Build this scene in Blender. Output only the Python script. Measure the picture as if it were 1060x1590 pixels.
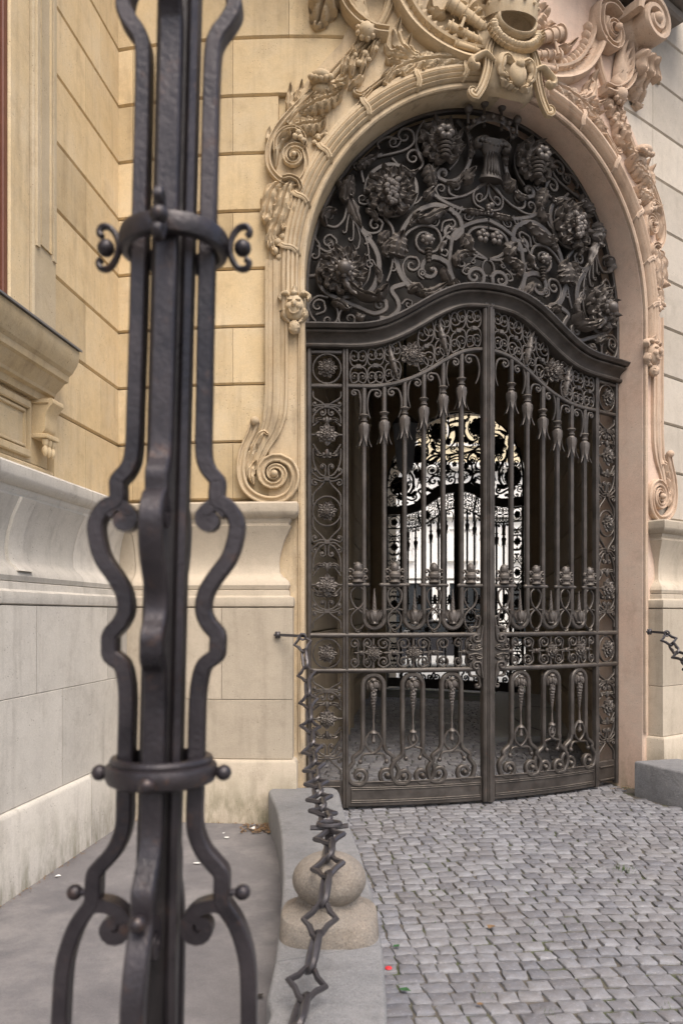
import bpy, math, random
import numpy as np
from mathutils import Vector
for o in list(bpy.data.objects): bpy.data.objects.remove(o)
random.seed(7)
R_ = math.radians
sc = bpy.context.scene
# ---------------------------------------------------------------- camera
EYE = 1.6; F = 1250.0; CX = 530.0; HY = 955.0
cam = bpy.data.cameras.new('camera'); co = bpy.data.objects.new('camera', cam)
sc.collection.objects.link(co); sc.camera = co
co.location = (0, 0, EYE); co.rotation_euler = (R_(90), 0, 0)
cam.sensor_fit = 'HORIZONTAL'; cam.sensor_width = 36; cam.lens = 36 * F / 1060
cam.shift_y = 160 / 1060; cam.clip_start = .05; cam.clip_end = 500
cam.dof.use_dof = True; cam.dof.focus_distance = 6.6; cam.dof.aperture_fstop = 4.8
# ---------------------------------------------------------------- light
SUN_EL, SUN_AZ = 56.0, 158.0     # azimuth clockwise from +Y
w = bpy.data.worlds.new('World'); sc.world = w; w.use_nodes = True
nt = w.node_tree; bg = nt.nodes['Background']
sky = nt.nodes.new('ShaderNodeTexSky'); sky.sky_type = 'NISHITA'; sky.sun_disc = False
sky.sun_elevation = R_(SUN_EL); sky.sun_rotation = R_(SUN_AZ)
sky.air_density = 1.0; sky.dust_density = 5.0; sky.ozone_density = 0.6
nt.links.new(sky.outputs[0], bg.inputs[0]); bg.inputs[1].default_value = 0.14
sl = bpy.data.lights.new('sun', 'SUN'); sl.energy = 1.2; sl.angle = R_(38); sl.color = (1, .95, .88)
so = bpy.data.objects.new('sun', sl); sc.collection.objects.link(so)
az, el = R_(SUN_AZ), R_(SUN_EL)
sdir = Vector((math.sin(az) * math.cos(el), math.cos(az) * math.cos(el), math.sin(el)))
so.rotation_euler = (-sdir).to_track_quat('-Z', 'Y').to_euler()
sc.view_settings.view_transform = 'Standard'; sc.view_settings.look = 'None'
sc.view_settings.gamma = 1; sc.view_settings.use_curve_mapping = False
sc.view_settings.exposure = 0.74
sc.render.engine = 'CYCLES'

# ---------------------------------------------------------------- materials
def new_mat(name):
    m = bpy.data.materials.new(name); m.use_nodes = True
    n = m.node_tree; return m, n, n.nodes['Principled BSDF']
def N(n, t, **k):
    x = n.nodes.new(t)
    for a, b in k.items():
        if a in ('_i',):
            for i, v in b.items(): x.inputs[i].default_value = v
        else: setattr(x, a, b)
    return x
def mixc(n, fac, a, b, mode='MIX'):
    x = n.nodes.new('ShaderNodeMix'); x.data_type = 'RGBA'; x.blend_type = mode
    for i, v in ((0, fac), (6, a), (7, b)):
        if isinstance(v, (int, float)): x.inputs[i].default_value = v
        elif isinstance(v, tuple): x.inputs[i].default_value = (*v, 1)[:4]
        else: n.links.new(v, x.inputs[i])
    return x.outputs[2]
def ramp(n, src, lo, hi, a=0., b=1.):
    x = n.nodes.new('ShaderNodeMapRange'); n.links.new(src, x.inputs[0])
    for i, v in enumerate((lo, hi, a, b)): x.inputs[i + 1].default_value = v
    x.clamp = True; return x.outputs[0]
def noise(n, scale, detail=4, stretch=None, rough=.55):
    pos = n.nodes.new('ShaderNodeNewGeometry').outputs['Position']
    if stretch:
        mp = n.nodes.new('ShaderNodeMapping'); mp.inputs['Scale'].default_value = stretch
        n.links.new(pos, mp.inputs[0]); pos = mp.outputs[0]
    t = n.nodes.new('ShaderNodeTexNoise'); t.inputs['Scale'].default_value = scale
    t.inputs['Detail'].default_value = detail; t.inputs['Roughness'].default_value = rough
    n.links.new(pos, t.inputs['Vector']); return t.outputs['Fac']
def bump(n, b, *hs):
    prev = None
    for h, dist, st in hs:
        x = n.nodes.new('ShaderNodeBump'); x.inputs['Distance'].default_value = dist
        x.inputs['Strength'].default_value = st; n.links.new(h, x.inputs['Height'])
        if prev: n.links.new(prev, x.inputs['Normal'])
        prev = x.outputs[0]
    n.links.new(prev, b.inputs['Normal'])
def stone(name, col, col2, dirt=(.2, .17, .13), rough=.85, rnd=.12, pit=1., streak=.35, grime=0.):
    m, n, b = new_mat(name)
    big = noise(n, 1.6, 5, None, .65); mid = noise(n, 9, 6, None, .7)
    c = mixc(n, ramp(n, big, .35, .66), col, col2)
    st = noise(n, 3.0, 4, (3.2, 3.2, .35), .6)
    c = mixc(n, ramp(n, st, .52, .75, 0, streak), c, dirt)
    c = mixc(n, ramp(n, mid, .42, .62, 0, .42), c, tuple(min(1, x * 1.22) for x in col))
    c = mixc(n, ramp(n, noise(n, 4.2, 7, None, .75), .52, .70, 0, .38), c, tuple(x * 1.15 for x in dirt))
    fine = noise(n, 130, 3, None, .6)
    c = mixc(n, ramp(n, fine, .3, .7, .0, .22), c, tuple(x * .6 for x in dirt), 'MIX')
    v = n.nodes.new('ShaderNodeTexVoronoi'); v.inputs['Scale'].default_value = 42
    n.links.new(n.nodes.new('ShaderNodeNewGeometry').outputs['Position'], v.inputs['Vector'])
    pn = noise(n, 7, 3)
    pm = N(n, 'ShaderNodeMath', operation='MULTIPLY')
    n.links.new(ramp(n, v.outputs['Distance'], .10, .17, 1, 0), pm.inputs[0])
    n.links.new(ramp(n, pn, .52, .62), pm.inputs[1])
    c = mixc(n, pm.outputs[0], c, tuple(x * .8 for x in dirt))
    if grime:
        sp = n.nodes.new('ShaderNodeSeparateXYZ')
        n.links.new(n.nodes.new('ShaderNodeNewGeometry').outputs['Position'], sp.inputs[0])
        gm = N(n, 'ShaderNodeMath', operation='MULTIPLY')
        n.links.new(ramp(n, sp.outputs[2], 0.02, .42, 1, 0), gm.inputs[0])
        n.links.new(ramp(n, noise(n, 5, 6, (1.6, 1.6, .6), .7), .42, .62, 0, grime), gm.inputs[1])
        c = mixc(n, gm.outputs[0], c, (.13, .125, .07))
    oi = n.nodes.new('ShaderNodeObjectInfo')
    hsv = n.nodes.new('ShaderNodeHueSaturation'); n.links.new(c, hsv.inputs['Color'])
    n.links.new(ramp(n, oi.outputs['Random'], 0, 1, 1 - rnd, 1 + rnd), hsv.inputs['Value'])
    n.links.new(hsv.outputs[0], b.inputs['Base Color'])
    b.inputs['Roughness'].default_value = rough; b.inputs['Specular IOR Level'].default_value = .25
    inv = ramp(n, pm.outputs[0], 0, 1, 1, 0)
    bump(n, b, (mid, .01, .35), (fine, .002, .5), (inv, .004, .6 * pit))
    return m
M = {}
M['ochre'] = stone('ochre_sandstone', (.55, .425, .25), (.62, .51, .345), (.29, .215, .13), streak=.5, rnd=.16)
M['surr'] = stone('buff_stone', (.50, .415, .28), (.57, .48, .345), (.30, .23, .15))
M['carved'] = stone('carved_sandstone', (.47, .36, .225), (.585, .485, .345), (.17, .13, .09), streak=.75, rnd=.06)
M['cream'] = stone('cream_limestone', (.44, .38, .30), (.53, .465, .37), (.26, .22, .17), grime=.8, streak=.5)
M['grey'] = stone('grey_limestone', (.52, .49, .44), (.60, .565, .50), (.27, .245, .21), grime=.6, streak=.5)
M['pink'] = stone('pink_sandstone', (.60, .44, .345), (.66, .53, .43), (.32, .22, .165), rnd=.05, grime=.4)
M['pale'] = stone('pale_render_blocks', (.50, .445, .37), (.56, .505, .43), (.33, .29, .24))
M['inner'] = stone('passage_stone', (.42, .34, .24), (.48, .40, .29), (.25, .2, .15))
def granite(name, a, b_, sc_=190, rough=.75):
    m, n, b = new_mat(name)
    f = noise(n, sc_, 2, None, .7); g = noise(n, 2.6, 5, None, .65)
    c = mixc(n, ramp(n, g, .35, .68), a, b_)
    c = mixc(n, ramp(n, f, .55, .68, 0, .6), c, tuple(x * .35 for x in a))
    c = mixc(n, ramp(n, f, .32, .44, .45, 0), c, tuple(min(1, x * 1.7) for x in a))
    c = mixc(n, ramp(n, noise(n, 7, 7, None, .75), .50, .68, 0, .5), c, tuple(x * .62 for x in a))
    f2 = noise(n, 75, 4, None, .75); c = mixc(n, ramp(n, f2, .55, .68, 0, .4), c, tuple(min(1, x * 1.5) for x in b_))
    n.links.new(c, b.inputs['Base Color']); b.inputs['Roughness'].default_value = rough
    b.inputs['Specular IOR Level'].default_value = .3
    bump(n, b, (noise(n, 9, 6, None, .7), .03, .5), (g, .012, .4), (f2, .003, .6), (f, .0018, .5)); return m
M['kerb'] = granite('kerb_granite', (.19, .192, .198), (.25, .248, .25))
M['ball'] = granite('weathered_granite', (.255, .215, .175), (.215, .20, .18), 130, .8)
def asphalt():
    m, n, b = new_mat('asphalt'); f = noise(n, 260, 2, None, .7); g = noise(n, 1.8, 6, None, .7)
    k = noise(n, 14, 5, None, .7)
    c = mixc(n, ramp(n, g, .35, .65), (.115, .110, .118), (.205, .196, .20))
    c = mixc(n, ramp(n, k, .55, .75, 0, .5), c, (.12, .11, .11))
    c = mixc(n, ramp(n, f, .58, .7, 0, .6), c, (.38, .37, .36))
    f2 = noise(n, 110, 3, None, .8); c = mixc(n, ramp(n, f2, .5, .7, 0, .55), c, (.09, .085, .085))
    c = mixc(n, ramp(n, noise(n, .9, 6, None, .75), .50, .66, 0, .45), c, (.26, .245, .235))
    vo = n.nodes.new('ShaderNodeTexVoronoi'); vo.feature = 'DISTANCE_TO_EDGE'; vo.inputs['Scale'].default_value = .8
    wv = n.nodes.new('ShaderNodeTexNoise'); wv.inputs['Scale'].default_value = 3; geo = n.nodes.new('ShaderNodeNewGeometry'); n.links.new(geo.outputs['Position'], wv.inputs['Vector'])
    va = N(n, 'ShaderNodeVectorMath', operation='ADD'); n.links.new(geo.outputs['Position'], va.inputs[0]); n.links.new(wv.outputs['Color'], va.inputs[1]); n.links.new(va.outputs[0], vo.inputs['Vector'])
    n.links.new(c, b.inputs['Base Color']); b.inputs['Roughness'].default_value = .8
    bump(n, b, (g, .02, .4), (f2, .004, .6), (f, .002, .9)); return m
M['asphalt'] = asphalt()
def sett(name, attr, dark=1.):
    m, n, b = new_mat(name)
    if attr:
        a = N(n, 'ShaderNodeAttribute'); a.attribute_name = 'rnd'; r = a.outputs['Fac']
    else: r = n.nodes.new('ShaderNodeObjectInfo').outputs['Random']
    k = dark
    c = mixc(n, r, (.145 * k, .15 * k, .172 * k), (.265 * k, .27 * k, .292 * k))
    c = mixc(n, ramp(n, noise(n, 1.3, 5, None, .7), .42, .65, 0, .45), c, (.17 * k, .155 * k, .145 * k))
    c = mixc(n, ramp(n, noise(n, 60, 4, None, .75), .56, .66, 0, .6), c, (.36 * k, .355 * k, .36 * k))
    g = noise(n, 25, 5, None, .7); f = noise(n, 220, 2, None, .7)
    c = mixc(n, ramp(n, g, .4, .72, 0, .5), c, (.14 * k, .122 * k, .11 * k))
    c = mixc(n, ramp(n, f, .55, .7, 0, .35), c, (.08 * k, .077 * k, .08 * k))
    n.links.new(c, b.inputs['Base Color']); b.inputs['Roughness'].default_value = .62
    bump(n, b, (g, .006, .7), (f, .002, .7)); return m
M['sett'] = sett('granite_setts', False); M['sett_s'] = sett('granite_setts_far', True)
M['sett_in'] = sett('passage_setts', True, 1.5)
def bed():
    m, n, b = new_mat('joint_sand'); g = noise(n, 3, 6, None, .7); f = noise(n, 150, 3)
    mo = noise(n, 2.2, 5, None, .65)
    c = mixc(n, g, (.075, .068, .057), (.14, .125, .105))
    c = mixc(n, ramp(n, mo, .46, .60, 0, .85), c, (.065, .085, .03))
    n.links.new(c, b.inputs['Base Color']); b.inputs['Roughness'].default_value = .95
    bump(n, b, (f, .004, .8)); return m
M['bed'] = bed()
def iron(name, a, b2, rough=.45, metal=.25, rust=.25, bs=1., dust=0.):
    m, n, b = new_mat(name); g = noise(n, 6, 5, None, .65); f = noise(n, 90, 4, None, .65)
    c = mixc(n, ramp(n, g, .35, .7), a, b2)
    c = mixc(n, ramp(n, noise(n, 22, 5, None, .7), .58, .74, 0, rust), c, (.11, .06, .04))
    geo = n.nodes.new('ShaderNodeNewGeometry'); sx = n.nodes.new('ShaderNodeSeparateXYZ'); n.links.new(geo.outputs['Normal'], sx.inputs[0])
    du = N(n, 'ShaderNodeMath', operation='MULTIPLY'); n.links.new(ramp(n, sx.outputs[2], .35, .95, 0, dust), du.inputs[0]); n.links.new(ramp(n, noise(n, 17, 6, None, .7), .38, .62), du.inputs[1])
    c = mixc(n, du.outputs[0], c, (.24, .21, .17)); n.links.new(c, b.inputs['Base Color'])
    b.inputs['Metallic'].default_value = metal
    n.links.new(ramp(n, g, .3, .7, rough - .06, rough + .12), b.inputs['Roughness'])
    bump(n, b, (f, .002 * bs, .5), (g, .01 * bs, .3)); return m
M['iron'] = iron('gate_iron', (.044, .038, .034), (.095, .084, .076), .42, .3, .5, dust=.65)
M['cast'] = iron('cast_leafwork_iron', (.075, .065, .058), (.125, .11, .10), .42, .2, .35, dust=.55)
M['post'] = iron('post_iron', (.019, .0165, .020), (.052, .044, .049), .31, .3, .55, 1.6)
M['core'] = iron('core_iron', (.018, .016, .018), (.03, .026, .028), .4, .3, .1, 1.)
M['chain'] = iron('chain_iron', (.06, .055, .06), (.085, .08, .085), .33, .5, .35)
def plain(name, c, rough=.6, emit=None, metal=0.):
    m, n, b = new_mat(name)
    g = noise(n, 12, 4); cc = mixc(n, ramp(n, g, .3, .7), c, tuple(x * .82 for x in c))
    n.links.new(cc, b.inputs['Base Color']); b.inputs['Roughness'].default_value = rough
    b.inputs['Metallic'].default_value = metal; return m
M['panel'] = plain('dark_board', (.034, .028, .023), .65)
M['wood'] = plain('brown_window_wood', (.16, .06, .035), .45)
M['zinc'] = plain('zinc_flashing', (.16, .16, .17), .45)
M['frost'] = plain('frosted_glass', (.35, .38, .42), .35)
M['glassdark'] = plain('window_glass', (.03, .035, .04), .08)
M['white'] = plain('white_painted_render', (.82, .80, .76), .8)
M['creamwall'] = plain('cream_painted_render', (.72, .62, .42), .8)
M['green'] = plain('green_leaf', (.03, .10, .03), .5); M['red'] = plain('red_metal', (.7, .05, .06), .35)
M['brownleaf'] = plain('dry_leaf', (.20, .125, .065), .8); M['paper'] = plain('white_paper', (.8, .8, .78), .8)
M['moss'] = plain('moss_green', (.07, .12, .03), .9)
M['tip'] = plain('balcony_stone', (.18, .155, .13), .8)
M['floorpale'] = plain('smooth_paving', (.42, .42, .40), .7)
M['carbody'] = plain('dark_car_paint', (.03, .03, .035), .25); M['carlight'] = plain('white_paint', (.75, .75, .75), .3)
M['cloth'] = plain('dark_cloth', (.03, .03, .05), .8); M['skin'] = plain('skin', (.45, .27, .2), .6)

# ---------------------------------------------------------------- curved facade coordinates (s along, d outwards, z up)
RG, RL = 4.67, 7.2; SE = 3.114; TE = SE / RG; X0, Y0 = -.29, 6.6; MID = SE / 2
def arc(s, d, z):
    s, d, z = np.broadcast_arrays(np.asarray(s, float), np.asarray(d, float), np.asarray(z, float))
    tm = np.clip(s, 0, SE) / RG
    X = X0 + (RG + d) * np.sin(tm); Y = Y0 + RG - (RG + d) * np.cos(tm)
    ex = np.clip(s - SE, 0, None); X = X + ex * math.cos(TE); Y = Y + ex * math.sin(TE)
    tl = np.clip(s, None, 0) / RL; L = s < 0
    X = np.where(L, X0 + (RL + d) * np.sin(tl), X); Y = np.where(L, Y0 + RL - (RL + d) * np.cos(tl), Y)
    return np.stack([X, Y, z], -1)
def sz(px, py, d=0.):
    """photograph pixel -> (s, z) on the curved facade at offset d"""
    k = (px - CX) / F
    def hit(r, cy):
        # (kY-X0)^2+(Y-cy)^2=r^2
        a = k * k + 1; b = -2 * (k * X0 + cy); c = X0 * X0 + cy * cy - r * r
        q = max(b * b - 4 * a * c, 0); return (-b - math.sqrt(q)) / (2 * a)
    Y = hit(RG + d, Y0 + RG); th = math.atan2(k * Y - X0, Y0 + RG - Y); s = th * RG
    if th < 0:
        Y = hit(RL + d, Y0 + RL); th = math.atan2(k * Y - X0, Y0 + RL - Y); s = th * RL
    elif th > TE:
        ex, ey = X0 + (RG + d) * math.sin(TE), Y0 + RG - (RG + d) * math.cos(TE)
        t = (k * ey - ex) / (math.cos(TE) - k * math.sin(TE)); Y = ey + t * math.sin(TE); s = SE + t
    return (s, EYE + (HY - py) * Y / F)
# side wing coordinates (t from the corner towards the street)
WC = np.array([-1.80, 6.505]); wd = np.array([-.116, -1.]); wd /= np.linalg.norm(wd); wn = np.array([-wd[1], wd[0]])
def wing(t, d, z):
    t, d, z = np.broadcast_arrays(np.asarray(t, float), np.asarray(d, float), np.asarray(z, float))
    return np.stack([WC[0] + t * wd[0] + d * wn[0], WC[1] + t * wd[1] + d * wn[1], z], -1)
def ident(x, y, z): return np.stack(np.broadcast_arrays(np.asarray(x, float), np.asarray(y, float), np.asarray(z, float)), -1)

# ---------------------------------------------------------------- object helpers
col = sc.collection
ORG = {}
def setp(o, label=None, cat=None, group=None, kind=None):
    if label: o['label'] = label
    if cat: o['category'] = cat
    if group: o['group'] = group
    if kind: o['kind'] = kind
    return o
def thing(name, loc, label, cat, group=None):
    o = bpy.data.objects.new(name, None); o.empty_display_size = .2; o.location = loc
    col.objects.link(o); ORG[o.name] = np.array(loc, float); return setp(o, label, cat, group)
def reparent(o, p): o.parent = p
class MB:
    def __init__(s): s.v = []; s.f = []; s.mir = False
    def add(s, vs, fs):
        k = len(s.v); s.v.extend([tuple(map(float, v)) for v in vs])
        s.f.extend([tuple(i + k for i in f) for f in fs]); return s
    def build(s, name, m, parent=None, mapper=arc, mirror=False, org=None, smooth=35, link=True):
        a = np.array(s.v)
        if mirror: a = a.copy(); a[:, 0] = SE - a[:, 0]
        P = mapper(a[:, 0], a[:, 1], a[:, 2])
        if org is None: org = ORG.get(parent.name, np.zeros(3)) if parent else np.zeros(3)
        P = P - org
        me = bpy.data.meshes.new(name)
        fs = [f[::-1] for f in s.f] if mirror else s.f
        me.from_pydata(P.tolist(), [], fs); me.materials.append(M[m])
        if smooth: me.shade_smooth(); me.set_sharp_from_angle(angle=R_(smooth))
        o = bpy.data.objects.new(name, me)
        if link: col.objects.link(o)
        if parent: o.parent = parent; ORG[o.name] = org
        else: ORG[o.name] = org
        return o
def cat(pts, n=6, closed=False):
    """Catmull-Rom through 2d/3d points"""
    P = [np.array(p, float) for p in pts]
    if len(P) < 3 and not closed: return [P[0] + (P[-1] - P[0]) * i / n for i in range(n + 1)]
    out = []
    m = len(P)
    rng = range(m) if closed else range(m - 1)
    for i in rng:
        if closed: a, b, c, d = P[(i - 1) % m], P[i], P[(i + 1) % m], P[(i + 2) % m]
        else:
            b, c = P[i], P[i + 1]; a = P[i - 1] if i else 2 * b - c; d = P[i + 2] if i + 2 < m else 2 * c - b
        for j in range(n):
            t = j / n
            out.append(.5 * ((2 * b) + (c - a) * t + (2 * a - 5 * b + 4 * c - d) * t * t + (-a + 3 * b - 3 * c + d) * t ** 3))
    if not closed: out.append(P[-1])
    return out
def sweep(mb, pts, prof, d0=0., closed=False, sc_=None, cap=True, loop=True, dd=None):
    """profile [(n,h)] swept along 2d path (s,z); sc_: per-point scale; dd: per point extra d"""
    P = [np.array(p[:2], float) for p in pts]; m = len(P); k = len(prof); vs = []
    for i in range(m):
        if closed: t = P[(i + 1) % m] - P[i - 1]
        else: t = P[min(i + 1, m - 1)] - P[max(i - 1, 0)]
        L = math.hypot(*t) or 1; t = t / L; nx, nz = -t[1], t[0]
        q = sc_[i] if sc_ is not None else 1.; e = dd[i] if dd is not None else 0.
        for (n_, h) in prof: vs.append((P[i][0] + nx * n_ * q, d0 + h * (q if sc_ is not None and q < 1 else 1) + e, P[i][1] + nz * n_ * q))
    fs = []
    for i in range(m if closed else m - 1):
        a = i * k; b = ((i + 1) % m) * k
        for j in range(k if loop else k - 1):
            j2 = (j + 1) % k; fs.append((a + j, a + j2, b + j2, b + j))
    if cap and not closed and loop: fs.append(tuple(range(k))[::-1]); fs.append(tuple(range((m - 1) * k, m * k)))
    return mb.add(vs, fs)
def flat(w_, h, c=.25):
    e = min(w_, h) * c
    return [(-w_ / 2, 0), (-w_ / 2, h - e), (-w_ / 2 + e, h), (w_ / 2 - e, h), (w_ / 2, h - e), (w_ / 2, 0)]
def rnd_prof(w_, h, n=6):
    return [(-w_ / 2 * math.cos(math.pi * i / n), h * math.sin(math.pi * i / n)) for i in range(n + 1)]
def spir(cx, cy, r0, a0, turns, dr, r1=.12, n=14):
    k = max(4, int(turns * n)); return [(cx + (r0 * (1 - (1 - r1) * (i / k) ** .85)) * math.cos(a0 + dr * 2 * math.pi * turns * i / k),
                               cy + (r0 * (1 - (1 - r1) * (i / k) ** .85)) * math.sin(a0 + dr * 2 * math.pi * turns * i / k)) for i in range(k + 1)]
def curlpath(pts, c=None, turns=1.25, c0=None, turns0=1.25, n=6, r1=.15):
    """px path with a spiral about c appended (direction inferred) and optionally one at start about c0"""
    P = [tuple(map(float, p)) for p in pts]
    def ext(P, c, turns):
        p, q = P[-1], P[-2]; v = (p[0] - q[0], p[1] - q[1]); r = (p[0] - c[0], p[1] - c[1])
        dr = 1 if r[0] * v[1] - r[1] * v[0] > 0 else -1
        r0 = math.hypot(*r); s_ = spir(c[0], c[1], r0, math.atan2(r[1], r[0]), turns, dr, r1)
        return s_[1:]
    body = [tuple(p) for p in cat(P, n)]
    e1 = ext(body, c, turns) if c else []
    e0 = ext(body[::-1], c0, turns0)[::-1] if c0 else []
    return e0 + body + e1
def taper(n, a=.35, b=.35, f=.25):
    out = []
    for i in range(n):
        u = i / (n - 1); k = 1.
        if u < f: k = min(k, a + (1 - a) * (u / f) ** .7)
        if u > 1 - f: k = min(k, b + (1 - b) * ((1 - u) / f) ** .7)
        out.append(k)
    return out
def sph(mb, s, d, z, r, rd=None, rz=None, n=8, m=6):
    rd = rd or r; rz = rz or r; vs = [(s, d, z + rz)]; fs = []
    for i in range(1, m):
        a = math.pi * i / m
        for j in range(n):
            b = 2 * math.pi * j / n
            vs.append((s + r * math.sin(a) * math.cos(b), d + rd * math.sin(a) * math.sin(b), z + rz * math.cos(a)))
    vs.append((s, d, z - rz))
    for j in range(n):
        fs.append((0, 1 + j, 1 + (j + 1) % n))
        for i in range(m - 2):
            a = 1 + i * n; fs.append((a + j, a + n + j, a + n + (j + 1) % n, a + (j + 1) % n))
        fs.append((len(vs) - 1, 1 + (m - 2) * n + (j + 1) % n, 1 + (m - 2) * n + j))
    return mb.add(vs, fs)
def lathe(mb, s, d, prof, n=10, sq=1., tw=0., rot=0., ax='z'):
    """prof [(r,z)] around vertical axis at (s,d)"""
    vs = []; fs = []
    for i, (r, z) in enumerate(prof):
        for j in range(n):
            b = 2 * math.pi * (j + .5) / n + tw * i + rot
            if ax == 'z': vs.append((s + r * math.cos(b), d + r * sq * math.sin(b), z))
    for i in range(len(prof) - 1):
        for j in range(n): fs.append((i * n + j, i * n + (j + 1) % n, (i + 1) * n + (j + 1) % n, (i + 1) * n + j))
    fs.append(tuple(range(n))[::-1]); fs.append(tuple(range((len(prof) - 1) * n, len(prof) * n)))
    return mb.add(vs, fs)
def box(mb, s0, s1, d0, d1, z0, z1, c=0.):
    if c:
        vs = []; 
        for z, e in ((z0, c), (z0 + c, 0), (z1 - c, 0), (z1, c)):
            for (a, b) in ((s0, d0), (s1, d0), (s1, d1), (s0, d1)):
                vs.append((a + (e if a == s0 else -e), b + (e if b == d0 else -e), z))
        fs = [(0, 3, 2, 1), (12, 13, 14, 15)]
        for r in range(3):
            for j in range(4): fs.append((r * 4 + j, r * 4 + (j + 1) % 4, r * 4 + 4 + (j + 1) % 4, r * 4 + 4 + j))
        return mb.add(vs, fs)
    vs = [(s, d, z) for z in (z0, z1) for (s, d) in ((s0, d0), (s1, d0), (s1, d1), (s0, d1))]
    return mb.add(vs, [(0, 3, 2, 1), (4, 5, 6, 7), (0, 1, 5, 4), (1, 2, 6, 5), (2, 3, 7, 6), (3, 0, 4, 7)])
def longbox(mb, s0, s1, d0, d1, z0, z1, c=.004, step=.25):
    n = max(1, int(abs(s1 - s0) / step)); P = [(s0 + (s1 - s0) * i / n, (z0 + z1) / 2) for i in range(n + 1)]
    return sweep(mb, P, flat(z1 - z0, d1 - d0, .2), d0)
def leaf(mb, spine, W, d0, h, lobes=4, curl=.3, nu=22, nv=8, droop=.0, point=.6, notch=.35, ridge=.22, skew=.35, bend=0., base_w=.25):
    """acanthus leaf: spine of 2d points, W half width, h thickness, tip curls outwards"""
    S = cat(spine, max(3, nu // max(1, len(spine) - 1))); m = len(S); vs = []
    for i in range(m):
        u = i / (m - 1); t = S[min(i + 1, m - 1)] - S[max(i - 1, 0)]; L = math.hypot(t[0], t[1]) or 1; t = t / L
        nx, nz = -t[1], t[0]
        env = (base_w + (1 - base_w) * math.sin(min(1, u / .45) * math.pi / 2)) * (1 - max(0, (u - .45) / .55) ** 2) ** point
        ph = (u * lobes) % 1.; env *= (1 - notch * (1 - math.sin(math.pi * min(1, ph * 1.05)) ** .6) * (1 if u < .95 else 0)) if lobes else 1
        wv = W * max(env, .03)
        for j in range(nv + 1):
            v = -1 + 2 * j / nv; av = abs(v)
            hh = h * (.35 + .65 * (1 - av ** 2.2)) * (.55 + .45 * math.sin(math.pi * min(1, u * 1.1 + .1)))
            if lobes: hh += h * ridge * math.cos(2 * math.pi * (lobes * (u - skew * av * .5) + .5)) * min(1, av * 1.6)
            hh -= h * .35 * math.exp(-(v / .13) ** 2)
            hh += curl * h * max(0, (u - .6) / .4) ** 2 + droop * u * h
            off = wv * v
            back = -W * .35 * av * (1 if lobes else 0) * env * .5
            vs.append((S[i][0] + nx * off - t[0] * back * -1, d0 + hh, S[i][1] + nz * off - t[1] * back * -1))
    k = nv + 1; fs = [(i * k + j, i * k + j + 1, (i + 1) * k + j + 1, (i + 1) * k + j) for i in range(m - 1) for j in range(nv)]
    # skirt
    ring = [j for j in range(k)] + [i * k + nv for i in range(1, m)] + [(m - 1) * k + j for j in range(nv - 1, -1, -1)] + [i * k for i in range(m - 2, 0, -1)]
    b = len(vs); vs += [(vs[r][0], d0 - .003 + (max(0, vs[r][1] - d0 - h) * .8), vs[r][2]) for r in ring]
    q = len(ring); fs += [(ring[i], b + i, b + (i + 1) % q, ring[(i + 1) % q]) for i in range(q)]
    return mb.add(vs, fs)
def rosette(mb, s, z, r, d0=.03, n=8, h=None, berries=0, layers=3, seed=0, stretch=1.):
    rr = random.Random(seed); h = h or r * .3
    for L in range(layers):
        ro = r * (1 - .27 * L); k = n if L else n; ph = (L % 2) * math.pi / k
        for j in range(k):
            a = 2 * math.pi * j / k + ph + rr.uniform(-.06, .06); st = stretch if L == 0 else 1
            ro2 = ro * (1.0 if (j % 2 or L) else 1.12) * (1 + .0 * st)
            p = [(s + ro2 * q * math.cos(a), z + ro2 * q * math.sin(a)) for q in (.12, .55, 1.)]
            leaf(mb, p, ro * .36 * (8 / n) ** .7, d0 + h * .45 * L, h * .55, lobes=2 if L == 0 and r > .06 else 0, curl=.9, nu=6 if r < .1 else 10, nv=4, notch=.25, point=.5)
    if berries:
        for i in range(berries):
            a = i * 2.4; q = r * .3 * math.sqrt(i / berries) ; sph(mb, s + q * math.cos(a), d0 + h * 1.25 - q * .5, z + q * math.sin(a) - r * .05, r * .1, n=6, m=4)
    else: sph(mb, s, d0 + h * 1.15, z, r * .17, n=8, m=5)
    return mb

# ================================================================ GROUND
def gplane(name, pts, z, m, label=None, kind='structure'):
    me = bpy.data.meshes.new(name); me.from_pydata([(x, y, z) for x, y in pts], [], [tuple(range(len(pts)))]); me.materials.append(M[m])
    o = bpy.data.objects.new(name, me); col.objects.link(o); o['kind'] = kind; return o
gplane('ground', [(-90, -60), (120, -60), (120, 120), (-90, 120)], -.07, 'asphalt')
KH = .27
def gpt(px, py, z=0.):
    Y = F * (EYE - z) / (py - HY); return ((px - CX) / F * Y, Y)
kl = [gpt(*p, KH) for p in ((417, 1230), (428, 1255), (435, 1290), (438, 1336), (438, 1383), (428, 1478), (414, 1546), (400, 1610))]
kr = [gpt(*p, KH) for p in ((524, 1226), (532, 1252), (549, 1297), (563, 1336), (577, 1383), (591, 1453), (598, 1523), (602, 1610))]
kl = [(kl[0][0], kl[0][1])] + kl[1:] + [(kl[-1][0] - .35, 1.4), (kl[-1][0] - 1.1, .2), (-2.2, -1.)]
kr = kr + [(kr[-1][0] - .05, 1.4), (kr[-1][0] - .5, .2), (-1.4, -1.)]
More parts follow.
